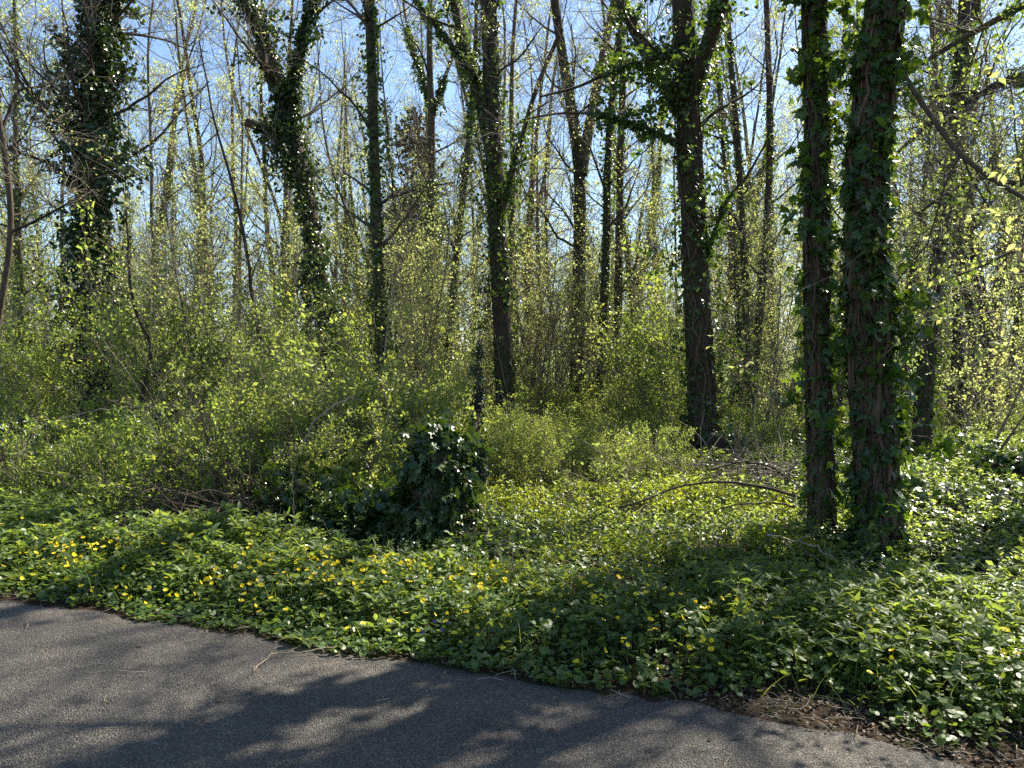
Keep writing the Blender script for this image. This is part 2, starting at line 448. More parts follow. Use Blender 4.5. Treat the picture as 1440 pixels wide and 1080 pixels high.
mb = MB()                                                   # road: a sheet with an uneven broken edge
xs = np.concatenate([np.linspace(-60, -6, 30), np.arange(-6, 5, .03), np.linspace(5, 40, 30)])
ey = edge_y(xs)
rows = [ey + .02 + .035 * (noise2(xs * 14, xs * 0 + 1, 3) - .5), ey - .25, ey - 1.2, ey - 2.6, ey - 4.6]
zz = [-.004, .010, .022, .03, .012]
v = np.concatenate([np.stack([xs, r, np.full_like(xs, z)], -1) for r, z in zip(rows, zz)])
n = len(xs); i = (np.arange(4)[:, None] * n + np.arange(n - 1)[None]).ravel()
mb.add(v, np.stack([i, i + n, i + n + 1, i + 1], -1), smooth_=True)
tag(mb.build('road', M['asphalt']), kind='structure')

mb = MB(); mb.add(*grid(np.linspace(-500, 500, 40), np.linspace(58, 260, 30), lambda x, y: .35 + .03 * (y - 58) * smooth(58, 200, y)), smooth_=True)
tag(mb.build('field', M['field']), kind='structure')

# ------------------------------------------------------------------ trees
def ivy_on(mb, rng, P, R, count, size, tpl, mat, thick=.06, tmin=0, tmax=1, sprays=0, spray_len=.35, per=18, clump=.5):
    """ivy leaves hugging the limbs P, with a few sprays standing off"""
    if count:
        k = int(count * 1.6)
        s, tg, pi_, x = sample_lines(rng, P, k, tmin, tmax)
        i = np.minimum(x.astype(int), R.shape[1] - 1); r = R[pi_, i]
        q = unit(np.cross(tg, rng.normal(size=(k, 3))))
        keep = noise2(s[:, 2] * 2.3 + 7 * q[:, 0], 3 * q[:, 1] + s[:, 0], 31) > clump * rng.random(k)
        s, tg, q, r = s[keep][:count], tg[keep][:count], q[keep][:count], r[keep][:count]
        n = len(s)
        lump = noise2(s[:, 2] * 2.0 + q[:, 0] * 1.2, q[:, 1] * 1.2 + s[:, 0] * .7, 9)
        pos = s + q * (r * .95 + thick * (.05 + 2.4 * lump ** 3) * rng.random(n) ** .7 * 1.4)[:, None]
        ax = unit(q * .35 + np.array([0, 0, -.75]) + .55 * rng.normal(size=(n, 3)))
        nr = unit(q + np.array([0, 0, .45]) + .45 * rng.normal(size=(n, 3)))
        scatter(mb, tpl, pos, ax, nr, size * rng.uniform(.55, 1.3, n), rng, mat)
    if sprays:
        s, tg, pi_, x = sample_lines(rng, P, sprays, tmin, tmax)
        i = np.minimum(x.astype(int), R.shape[1] - 1); r = R[pi_, i]
        q = rng.normal(size=(sprays, 3)); q[:, 2] *= .4; q = unit(q)
        ln = spray_len * rng.uniform(.4, 1.3, sprays)
        Q = wander(rng, s + q * r[:, None], q + np.array([0, 0, .3]), ln, 6, .25, -.10)
        tubes(mb, Q, np.full((sprays, 6), .005) * np.linspace(1, .4, 6), 3, 1)
        leaves_on(mb, rng, Q, sprays * per, size, tpl, mat, .1, .5, .45, .05, 1, .8)

def limb(spec, Y, n=26):
    """spec: list of (px, py[, dy]) plus widths in pixels w0, w1 -> centre line and radii at distance Y"""
    pts, w0, w1 = spec
    out = []
    for p in pts:
        d = p[2] if len(p) > 2 else 0
        q = at(p[0], p[1], Y + d)
        out.append(q)
    P = resample(np.array(out), n)
    return P, np.linspace(w0, w1, n) * .43 * Y / F

def extend(P, R, z_top, rng, wob=.05):
    """carry a limb on upward out of the picture to height z_top"""
    d = unit(P[-1] - P[-4]); q = [P[-1]]; 
    while q[-1][2] < z_top:
        d = unit(d + rng.normal(size=3) * wob + np.array([0, 0, .12])); q.append(q[-1] + d * .5)
    E = np.concatenate([P, np.array(q[1:])]) if len(q) > 1 else P
    RE = np.concatenate([R, np.linspace(R[-1], .03, len(q))[1:]]) if len(q) > 1 else R
    n = 40
    A = resample(np.concatenate([E, RE[:, None]], 1), n)
    return A[:, :3], A[:, 3]

def hero(name, label, cat, Y, trunk, limbs=(), top=15.0, seed=1, bark='bark', ivy=None, ivy_mat='ivy', nb=26, blen=3.2, nt=520, nt2=2250,
         leaves=1800, lsize=.045, lmat='spring', group=None, bstart=.25, limb_ivy=True, stems=0, foot=None, up=.06, bang=(35, 75), brmax=.036):
    rng = np.random.default_rng(seed)
    pts, w0, w1 = trunk
    pts = list(pts)
    if foot is None:
        x0 = pts[0][0]; g = at(x0, 540, Y); z0 = float(gh(g[0], Y))
        base = np.array([g[0], Y, z0 - .15])
    else: base = np.array([*foot, float(gh(*foot)) - .15])
    P, R = limb((pts, w0, w1), Y)
    P = resample(np.concatenate([base[None], P]), 30); R = np.linspace(w0, w1, 30) * .43 * Y / F
    P, R = extend(P, R, top, rng)
    h = P[:, 2] - base[2]
    R = R * (1 + .45 * np.exp(-h / .22))                    # root flare
    mains = [(P, R)]
    for lb in limbs:
        p, r = limb(lb, Y)
        if lb[0][-1][1] < 20: p, r = extend(p, r, top * .85, rng, .08)
        mains.append((p, r))
    MP = np.stack([resample(p, 40) for p, _ in mains]); MR = np.stack([np.interp(np.linspace(0, 1, 40), np.linspace(0, 1, len(r)), r) for _, r in mains])
    root = thing(name, label, cat, base + np.array([0, 0, .15]), group)
    off = base + np.array([0, 0, .15])
    t = MB()
    tubes(t, MP - off, MR, 14, 0, rough=.10, rng=rng)
    B1, S1 = spawn(rng, MP, MR, nb, bstart, .98, bang, blen, 12, .13, up, .42, .2, rmax=brmax)
    tubes(t, B1 - off, S1, 6, 0)
    t.build('trunk', M[bark], root)
    c = MB()
    B2, S2 = spawn(rng, B1, S1, nt, .1, 1, (25, 70), blen * .42, 8, .16, .03, .5, .25, rmax=.012)
    S2 = np.maximum(S2, .0026); tubes(c, B2 - off, S2, 4, 0)
    B3, S3 = spawn(rng, B2, S2, nt2, .15, 1, (25, 65), blen * .2, 5, .16, .02, .6, .4, rmax=.005)
    S3 = np.maximum(S3, .0019); tubes(c, B3 - off, S3, 3, 0)
    leaves_on(c, rng, np.concatenate([B3]) - off, leaves, lsize, L_SMALL, 1, .3, .1, .35, .045, 6)
    leaves_on(c, rng, np.concatenate([B2]) - off, leaves // 3, lsize, L_SMALL, 1, .3, .1, .35, .03, 4)
    c.build('crown', [M['twig'], M[lmat]], root)
    if ivy:
        iv = MB()
        src = MP if limb_ivy else MP[:1]; rs = MR if limb_ivy else MR[:1]
        for kw in ivy:
            ivy_on(iv, rng, src - off, rs, mat=0, **kw)
        iv.build('ivy', [M[ivy_mat], M['ivy_stem']], root)
    if stems:
        st = MB(); p, r = P[:30], R[:30]
        n = 44; Q = np.empty((stems, n, 3)); a0 = rng.random(stems) * 2 * pi
        zt = rng.uniform(.12, .5, stems); z0 = rng.uniform(0, .12, stems) ** 1.5
        dz = np.linspace(0, 1, n)
        ang = a0[:, None] + np.cumsum(rng.normal(size=(stems, n)) * .17, 1) + rng.normal(size=(stems, 1)) * dz * 1.0
        tt = z0[:, None] + (np.minimum(zt, .98)[:, None]) * dz
        xx = tt * (len(P) - 1)
        cx = np.stack([np.interp(xx, np.arange(len(P)), P[:, k]) for k in range(3)], -1); rr = np.interp(xx, np.arange(len(P)), R)
        off_r = rr * rng.uniform(.98, 1.06, (stems, 1)) + .006 + .012 * np.abs(np.cumsum(rng.normal(size=(stems, n)) * .25, 1)).clip(0, 2) * rng.random((stems, 1))
        Q = cx + np.stack([np.cos(ang), np.sin(ang), 0 * ang], -1) * off_r[..., None]
        rad = (.004 + .016 * rng.random(stems) ** 2.2)[:, None] * np.linspace(1.1, .6, n)[None] * (1 + .25 * rng.normal(size=(stems, n)).clip(-1, 1))
        tubes(st, Q - off, rad, 5, 0)
        st.build('ivy_stem', M['ivy_stem'], root)
    return root

IVN = dict(size=.094, tpl=L_IVY)
# the twin trunks close to the road
hero('ivy_clad_tree', 'stout near tree with thick ivy-stemmed trunk, the wider one of the close pair', 'tree', 6.35,
     ([(1240, 735), (1228, 600), (1218, 400), (1216, 260), (1228, 130), (1243, 0)], 60, 52), top=13, seed=3, bark='bark', foot=(3.05, 6.35),
     limbs=[([(1236, 60), (1262, 92, -.1), (1300, 150, -.3), (1345, 215, -.5), (1392, 250, -.6), (1450, 285, -.8), (1540, 330, -1.2)], 9, 6)],
     ivy=[dict(count=3300, thick=.05, tmax=.48, clump=.55, **IVN), dict(count=0, sprays=105, spray_len=.38, per=11, tmin=.02, tmax=.45, **IVN)],
     nb=46, blen=3.4, nt=760, nt2=1350, leaves=9500, lsize=.06, bstart=.37, limb_ivy=False, stems=85)
hero('ivy_clad_tree', 'slim upright near tree beside the stouter trunk, ivy leaves up its bark, bare woody foot', 'tree', 6.65,
     ([(1159, 735), (1152, 600), (1148, 400), (1150, 220), (1148, 100), (1146, 0)], 34, 31), top=12, seed=4, bark='bark', foot=(2.70, 6.65),
     ivy=[dict(count=1500, thick=.04, tmax=.5, clump=.6, **IVN), dict(count=0, sprays=55, spray_len=.34, per=11, tmin=.06, tmax=.5, **IVN)],
     nb=64, blen=3.5, nt=1150, nt2=2000, leaves=15000, lsize=.06, bstart=.40, stems=45)
# the big fork behind them
hero('forked_tree', 'big ivy-wrapped tree forking into three dark limbs, left of the close pair', 'tree', 12.6,
     ([(990, 610), (985, 520), (978, 400), (972, 250), (966, 150), (961, 60), (960, 0)], 44, 34), top=16, seed=5,
     limbs=[([(966, 165), (945, 130, .3), (918, 95, .5), (895, 45, .8), (874, 0, 1), (850, -50, 1.2)], 26, 18),
            ([(968, 150), (985, 95, -.3), (1003, 40, -.5), (1018, -10, -.8)], 26, 22),
            ([(960, 66), (915, 84, -.2), (870, 95, -.5), (815, 122, -.8), (760, 136, -1.1)], 8, 3), ([(968, 205), (900, 176, -.3), (850, 160, -.6), (790, 158, -.9), (735, 168, -1.2)], 7, 2.5), ([(985, 385), (1020, 280, -.3), (1050, 250, -.5), (1080, 195, -.8)], 7, 3)],
     ivy=[dict(count=5200, size=.08, tpl=L_IVYS, thick=.16, tmax=.6, clump=.6), dict(count=0, size=.08, tpl=L_IVYS, sprays=170, spray_len=.65, per=18, tmin=.02, tmax=.5)],
     nb=26, blen=3.0, nt=420, nt2=1200, leaves=1200, bstart=.3, stems=30)
hero('ivy_column_tree', 'broad column of dark ivy hiding a whole trunk, thickest at the left', 'tree', 14.5,
     ([(140, 545), (135, 450), (132, 330), (128, 220), (132, 110), (147, 0)], 42, 42), top=15, seed=6, ivy_mat='ivy_dark',
     ivy=[dict(count=15000, size=.095, tpl=L_IVYS, thick=.36, tmax=.75, clump=.3), dict(count=0, size=.085, tpl=L_IVYS, sprays=240, spray_len=.65, per=22, tmin=.05, tmax=.8)],
     nb=30, blen=3.4, nt=460, nt2=1350, leaves=1300, bstart=.3)
hero('leaning_ivy_tree', 'leaning ivy-covered tree that tilts left as it rises, with a stub limb sticking out leftward', 'tree', 17.5,
     ([(468, 520), (452, 420), (440, 320), (424, 235), (402, 150), (372, 60), (345, -10), (325, -60)], 30, 20), top=15, seed=7, ivy_mat='ivy_dark',
     limbs=[([(424, 238), (402, 200, .2), (375, 182, .3), (348, 172, .4)], 24, 15), ([(408, 165), (415, 100, -.3), (432, 30, -.6), (445, -40, -.9)], 16, 10)],
     ivy=[dict(count=11000, size=.085, tpl=L_IVYS, thick=.24, tmax=.85, clump=.4), dict(count=0, size=.085, tpl=L_IVYS, sprays=170, spray_len=.7, per=20, tmin=.03, tmax=.9)],
     nb=24, blen=3.2, nt=420, nt2=1200, leaves=1700)
hero('pole_tree', 'straight slender pole-like tree with light ivy, left of the centre', 'tree', 14.0,
     ([(540, 570), (534, 470), (531, 360), (527, 220), (522, 90), (519, -30)], 18, 15), top=14, seed=8, bark='bark_moss',
     ivy=[dict(count=2900, size=.07, tpl=L_IVYS, thick=.11, tmax=.75, clump=.9), dict(count=0, size=.065, tpl=L_IVYS, sprays=70, spray_len=.28, per=10, tmax=.75)], nb=22, blen=2.4, nt=380, nt2=1050, leaves=1500)
hero('tall_tree', 'dark straight central tree with ivied upper stem and one limb forking left', 'tree', 15.5,
     ([(712, 560), (706, 450), (700, 330), (694, 200), (690, 90), (687, -20)], 33, 25), top=16, seed=9,
     limbs=[([(693, 225), (672, 130, .3), (652, 60, .6), (634, -15, .9), (625, -70, 1)], 20, 13), ([(668, 110), (640, 70, .4), (612, 35, .9), (585, 0, 1.2)], 10, 5),
            ([(700, 330), (725, 220, -.5), (755, 120, -1), (790, 40, -1.6)], 9, 6)],
     ivy=[dict(count=4200, size=.075, tpl=L_IVYS, thick=.15, tmin=.17, tmax=.62, clump=.6), dict(count=1200, size=.07, tpl=L_IVYS, thick=.1, tmin=0, tmax=.14),
          dict(count=0, size=.07, tpl=L_IVYS, sprays=110, spray_len=.5, per=16, tmin=.15, tmax=.62)],
     nb=24, blen=3.0, nt=420, nt2=1200, leaves=1500, bstart=.3)
hero('fork_trunk_tree', 'Y-shaped tree right of centre, bare trunk splitting into two thin leaning limbs', 'tree', 19.0,
     ([(811, 585), (812, 470), (815, 350), (818, 240), (806, 165), (792, 90), (782, 20), (776, -40)], 25, 13), top=15, seed=10, bark='bark_moss',
     limbs=[([(818, 245), (830, 170, .3), (842, 110, .5), (852, 60, .8), (866, -10, 1.1)], 19, 12)],
     ivy=[dict(count=1500, size=.06, tpl=L_IVYS, thick=.07, clump=.9, tmax=.6)], nb=26, blen=3.0, nt=460, nt2=1350, leaves=1500)
hero('thin_tree', 'thin dark stem just right of the Y-shaped tree, ivy up its whole height', 'tree', 17.0,
     ([(843, 570), (848, 450), (854, 330), (853, 220), (862, 120), (880, 0)], 15, 10), top=13, seed=12,
     ivy=[dict(count=2600, size=.06, tpl=L_IVYS, thick=.09, clump=.6, tmax=.8)], nb=20, blen=2.2, nt=320, nt2=900, leaves=1500)
hero('thin_tree', 'thin plain stem, second one right of the Y-shaped tree, standing before the big forked tree', 'tree', 18.5,
     ([(866, 560), (869, 430), (872, 300), (872, 200), (878, 100), (872, 0)], 15, 10), top=13, seed=13,
     ivy=[dict(count=900, size=.06, tpl=L_IVYS, thick=.06, clump=.8, tmax=.6)], nb=20, blen=2.4, nt=340, nt2=930, leaves=1500)
hero('bare_tree', 'tall bare tree with leafless upper limbs, left of the central dark tree', 'tree', 22.0,
     ([(603, 520), (604, 400), (606, 280), (608, 180), (602, 80), (606, -20)], 19, 9), top=19, seed=14, bark='bark_moss',
     limbs=[([(609, 160), (625, 110, .4), (640, 70, .8), (655, 20, 1.2)], 8, 4), ([(606, 150), (590, 100, .3), (575, 50, .6), (566, 0, 1)], 7, 4)],
     ivy=[dict(count=4200, size=.075, tpl=L_IVYS, thick=.2, clump=.5, tmax=.36)], nb=30, blen=3.6, nt=520, nt2=1500, leaves=500)
hero('leaning_pole', 'thin leaning ivied pole between the bare tree and the central dark tree', 'tree', 18.0,
     ([(628, 530), (634, 440), (645, 330), (654, 250), (663, 160), (670, 60)], 13, 8), top=10, seed=15, bark='bark_moss',
     ivy=[dict(count=2300, size=.06, tpl=L_IVYS, thick=.11, clump=.6, tmin=.1, tmax=.8)], nb=16, blen=1.9, nt=260, nt2=750, leaves=1300)
hero('leaning_ivy_tree', 'ivy-hung tree leaning right behind the close pair, lost among pale leaves', 'tree', 12.5,
     ([(1298, 560), (1305, 480), (1315, 400), (1328, 310), (1340, 220), (1352, 100)], 30, 20), top=14, seed=16, ivy_mat='ivy',
     ivy=[dict(count=1900, size=.065, tpl=L_IVYS, thick=.10, tmax=.5), dict(count=0, size=.065, tpl=L_IVYS, sprays=40, spray_len=.5, per=16, tmax=.5)],
     nb=18, blen=2.8, nt=300, nt2=600, leaves=2000, bstart=.62)
hero('crooked_tree', 'crooked near stem curving in from the left edge of the picture', 'tree', 9.2,
     ([(-24, 640), (-14, 520), (0, 430), (14, 365), (19, 310), (12, 250), (4, 190), (-15, 100)], 12, 8), top=6, seed=17,
     limbs=[([(18, 325), (48, 312, .1), (85, 292, .2), (125, 268, .2)], 5, 2.5), ([(2, 185), (25, 125, .2), (62, 122, .3), (90, 104, .5)], 6, 3)],
     ivy=None, nb=12, blen=1.9, nt=150, nt2=480, leaves=500, lsize=.035)
hero('spreading_tree', 'tree beyond the right edge reaching long crooked boughs into the top right corner', 'tree', 8.6,
     ([(1600, 640), (1590, 400), (1580, 200), (1570, 60), (1560, -80)], 54, 38), top=14, seed=18, bark='bark_moss', foot=(7.0, 8.6),
     limbs=[([(1580, 180), (1500, 130, -.2), (1450, 100, -.3), (1400, 118, -.4), (1350, 150, -.5), (1300, 178, -.6), (1262, 215, -.7)], 20, 5),
            ([(1570, -60), (1500, -25, .2), (1430, 12, .4), (1370, 45, .5), (1310, 80, .6), (1268, 110, .7)], 18, 6),
            ([(1588, 380), (1500, 260, -.3), (1440, 262, -.4), (1385, 245, -.6), (1345, 262, -.7), (1290, 300, -.8)], 14, 4),
            ([(1592, 420), (1520, 350, .3), (1440, 345, .5), (1370, 380, .7), (1300, 400, .8)], 9, 3)],
     ivy=[dict(count=1600, size=.07, tpl=L_IVY, thick=.06, tmax=.5), dict(count=0, size=.065, tpl=L_IVY, sprays=70, spray_len=.35, per=9, tmin=.25, tmax=.9)],
     nb=84, blen=2.6, nt=1300, nt2=2700, leaves=7000, lsize=.042, bstart=.5, lmat='bush')
hero('background_tree', 'slender narrow V of two stems between the big forked tree and the close pair', 'tree', 16.5,
     ([(1055, 600), (1050, 480), (1046, 360), (1040, 240), (1030, 120), (1022, 0)], 12, 8), top=12, seed=19,
     limbs=[([(1056, 590), (1068, 450, .2), (1078, 330, .4), (1084, 200, .6), (1080, 60, .8), (1076, -40, 1)], 13, 9)],
     ivy=[dict(count=2400, size=.06, tpl=L_IVYS, thick=.09, clump=.7, tmax=.7)], nb=24, blen=2.4, nt=380, nt2=1140, leaves=1700)

# trees standing round the road outside the picture, whose shade and boughs fall into it
for k, (x, y, seed) in enumerate([(8.6, 3.6, 31), (11.5, 7.5, 32), (6.9, -.3, 33), (13.5, 2.0, 34), (10.2, -2.6, 35)]):
    px = CX + x / max(y, .5) * F
    rng = np.random.default_rng(seed)
    root = hero('roadside_tree', 'roadside tree right of the picture, its boughs shading the road and verge', 'tree', 1.0,
                ([(CX, 540), (CX + 30, 540 - 2 * F), (CX + 80, 540 - 5 * F)], 380, 240), top=12.5, seed=seed, foot=(0, 1.0), group='roadside trees shading the road',
                nb=34, blen=3.4, nt=420, nt2=1200, leaves=3400, lsize=.06, bstart=.3,
                ivy=[dict(count=1800, size=.09, tpl=L_IVYS, thick=.2, tmax=.7, sprays=60, spray_len=.6, per=14)])
    root.location = (x, y, float(gh(x, y)))

# the wood behind: prototypes, then a copy at every place
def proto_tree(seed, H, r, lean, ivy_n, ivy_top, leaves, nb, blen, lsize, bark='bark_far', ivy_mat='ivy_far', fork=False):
    rng = np.random.default_rng(seed)
    root = thing('woodland_tree', None, 'tree', (0, 0, 0), 'trees of the wood behind')
    d = np.array([lean * rng.normal(), lean * rng.normal(), 1.])
    P = wander(rng, np.array([[0, 0, -.25]]), d[None], np.array([H]), 34, .03, .03)
    R = (r * np.linspace(1, .16, 34) * (1 + .4 * np.exp(-np.linspace(0, H, 34) / .4)))[None]
    if fork:
        k = int(34 * rng.uniform(.25, .45)); a = rng.random() * 2 * pi
        Q = wander(rng, P[:, k], np.array([[cos(a) * .35, sin(a) * .35, 1]]), np.array([H * .55]), 34, .035, .03)
        P = np.concatenate([P, Q]); R = np.concatenate([R, (R[0, k] * .75 * np.linspace(1, .2, 34))[None]])
    t = MB(); tubes(t, P, R, 8, 0, rough=.08, rng=rng)
    B1, S1 = spawn(rng, P, R, nb, .22, .99, (25, 65), blen, 9, .12, .07, .5, .25, rmax=.05)
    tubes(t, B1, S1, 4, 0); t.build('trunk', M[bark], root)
    c = MB()
    B2, S2 = spawn(rng, B1, S1, nb * 9, .1, 1, (25, 65), blen * .42, 6, .14, .04, .5, .3, rmax=.010)
    S2 = np.maximum(S2, .0032); tubes(c, B2, S2, 3, 0)
    B3, S3 = spawn(rng, B2, S2, nb * 25, .2, 1, (25, 60), blen * .22, 4, .14, .03, .6, .5, rmax=.005)
    S3 = np.maximum(S3, .0024); tubes(c, B3, S3, 3, 0)
    leaves_on(c, rng, B3[::3], leaves, lsize, L_SMALL, 1, .3, .1, .35, .08, 6)
    c.build('crown', [M['twig'], M['spring']], root)
    if ivy_n:
        iv = MB(); ivy_on(iv, rng, P[:1], R[:1], ivy_n, .085, L_SMALL, 0, thick=.22, tmax=ivy_top, sprays=int(ivy_n / 45), spray_len=.55, per=9, clump=.7)
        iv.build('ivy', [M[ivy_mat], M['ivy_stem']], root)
    return root

PROTO = [proto_tree(101, 15, .10, .03, 2600, .55, 2600, 26, 2.4, .06),
         proto_tree(102, 17, .13, .05, 0, 0, 2300, 30, 3.0, .06, 'bark'),
         proto_tree(103, 13, .08, .06, 1900, .7, 2600, 24, 2.2, .06),
         proto_tree(104, 18, .15, .03, 5200, .5, 1500, 30, 3.2, .06, fork=True),
         proto_tree(105, 12, .06, .08, 0, 0, 3000, 28, 2.2, .065),
         proto_tree(106, 16, .115, .04, 900, .4, 3000, 30, 2.8, .065, fork=True),
         proto_tree(107, 14, .085, .05, 3400, .8, 2000, 22, 2.4, .06, 'bark', 'ivy_dark'),
         proto_tree(108, 15, .09, .04, 0, 0, 300, 34, 3.0, .05)]
PLAB = ['slender ivy-wrapped tree', 'straight bare-barked tree', 'thin ivied sapling tree', 'thick forked tree deep in ivy', 'thin young tree in pale leaf',
        'forked tree with pale young leaves', 'dark tree cloaked in ivy to the top', 'leafless twiggy tree']
# some are placed where the photo shows a stem: (photo x, distance, kind)
SPOTS = [(255, 24, 1), (300, 22, 0), (75, 26, 2), (45, 22, 0), (200, 28, 3), (350, 21, 4), (330, 27, 5), (395, 30, 1), (480, 25, 0), (505, 31, 2), (570, 27, 6),
         (655, 26, 4), (740, 30, 3), (765, 23, 7), (785, 34, 1), (735, 25, 2), (830, 28, 6), (900, 21, 0), (925, 25, 2), (890, 30, 3), (945, 20, 4), (1010, 24, 0),
         (1035, 20, 6), (1100, 21, 2), (1120, 27, 0), (1080, 32, 3), (1170, 18, 2), (1200, 24, 0), (1280, 21, 6), (1335, 18, 1), (1352, 17.5, 6), (1372, 19, 0), (1390, 23, 3),
         (1405, 17, 1), (1425, 20, 2), (1438, 24, 0), (1318, 26, 5), (1255, 28, 2), (15, 17, 2), (108, 19, 4), (215, 18, 4), (285, 31, 7), (430, 34, 5), (545, 36, 3), (620, 32, 0), (690, 34, 6), (860, 35, 5)]
rng = np.random.default_rng(77)
while len(SPOTS) < 128:
    d = 21 + 42 * rng.random() ** .9; px = rng.uniform(-160, 1600)
    if all(abs(px - a) * d / F > .9 or abs(d - b) > 1.2 for a, b, _ in SPOTS): SPOTS.append((px, d, int(rng.choice(8, p=[.16, .08, .16, .08, .22, .18, .06, .06]))))
while len(SPOTS) < 165:                                    # slim stems filling the back of the wood
    d = 27 + 30 * rng.random(); px = rng.uniform(420, 1520)
    if all(abs(px - a) * d / F > .7 or abs(d - b) > 1.2 for a, b, _ in SPOTS): SPOTS.append((px, d, int(rng.choice([0, 2, 4, 5]))))
used = set()
for px, d, k in SPOTS:
    x = (px - CX) / F * d
    loc = (x, d, float(gh(x, d)) - .05); rz = rng.random() * 2 * pi; s = rng.uniform(.85, 1.2)
    zone = 'left' if px < 480 else 'central' if px < 960 else 'right'
    far_ = 'nearer' if d < 27 else 'far'
    lab = f'{PLAB[k]} in the {far_} rows, {zone} wood'
    o = PROTO[k] if k not in used else copy_thing(PROTO[k], loc, rz, (s, s, s * rng.uniform(.9, 1.1)), lab)
    if k not in used: used.add(k); o.location = loc; o.rotation_euler = (0, 0, rz); o['label'] = lab

# dark evergreen and the reddish twiggy tree that show behind the stems
def conifer(name, label, x, d, H, rad, n, mat, seed, z0=1.0, tipsize=.22, shape=.9):
    rng = np.random.default_rng(seed); root = thing(name, label, 'tree', (x, d, float(gh(x, d))))
    P = wander(rng, np.array([[0, 0, -.2]]), np.array([[0, 0, 1.]]), np.array([H]), 24, .01, .05); R = np.linspace(.022, .004, 24)[None] * H * .7
    t = MB(); tubes(t, P, R, 8, 0); t.build('trunk', M['bark_far'], root)
    c = MB(); nb = int(60 + H * 8)
    u = (z0 / H + (1 - z0 / H) * rng.random(nb)); i = (u * 23).astype(int); s = P[0, i]
    a = rng.random(nb) * 2 * pi
    ln = rad * (1.02 - u) ** shape * rng.uniform(.6, 1.15, nb) + (.05 if H > 3 else .03)
    B = wander(rng, s, np.stack([np.cos(a), np.sin(a), (.35 if H > 3 else 1.7) + 0 * a], -1), ln, 7, .12, -.03)
    tubes(c, B, np.full((nb, 7), .012) * np.linspace(1, .3, 7) * H / 8, 3, 1)
    leaves_on(c, rng, B, n, tipsize, L_SMALL, 0, .1, .25, .2, tipsize * .7, 1, .5)
    c.build('crown', [M[mat], M['twig']], root)
    return root
conifer('evergreen_tree', 'dark broad evergreen far behind the leafless tree, its dusky top against the sky', (590 - CX) / F * 34, 34, 13.2, 2.3, 4200, 'conifer', 51, 5, .32, .6)
conifer('columnar_conifer', 'small narrow dark conifer standing in front of the central tree', (672 - CX) / F * 8.9, 8.9, 2.05, .19, 4200, 'conifer', 52, .1, .042, .8)
conifer('budding_tree', 'reddish brown twiggy tree in bud behind the Y-shaped trunk', (757 - CX) / F * 27, 27, 9.5, 2.2, 1500, 'redbud', 53, 2, .09, .8)

# far hedge line beyond the field
def far_tree(seed, H, W):
    rng = np.random.default_rng(seed); root = thing('field_tree', None, 'tree', (0, 0, 0), 'trees across the field')
    P = wander(rng, np.array([[0, 0, -.3]]), np.array([[0, 0, 1.]]), np.array([H * .8]), 12, .05, .03)
    t = MB(); tubes(t, P, np.linspace(.4, .08, 12)[None], 6); 
    B1, S1 = spawn(rng, P, np.linspace(.4, .08, 12)[None], 26, .2, 1, (30, 75), W * .55, 8, .14, .05, .5)
    tubes(t, B1, S1, 4); t.build('trunk', M['bark_far'], root)
    c = MB(); leaves_on(c, rng, B1, 2600, .65, L_SMALL, 0, .2, .1, .3, W * .10, 5, .9); c.build('crown', M['far'], root)
    return root
FT = [far_tree(61, 11, 9), far_tree(62, 8, 8), far_tree(63, 14, 10)]
for k in range(30):
    x = -210 + 420 * (k + rng.random() * .7) / 30; y = 165 + rng.random() * 50
    z = .35 + .03 * (y - 58)
    lab = ['round pale tree', 'low bushy tree', 'taller airy tree'][k % 3] + ' in the hedge line across the field'
    if k < 3: o = FT[k]; o.location = (x, y, z); o['label'] = lab
    else:
        s = rng.uniform(.8, 1.15); copy_thing(FT[k % 3], (x, y, z), rng.random() * 6.28, (s, s, s * rng.uniform(.8, 1.1)), lab)

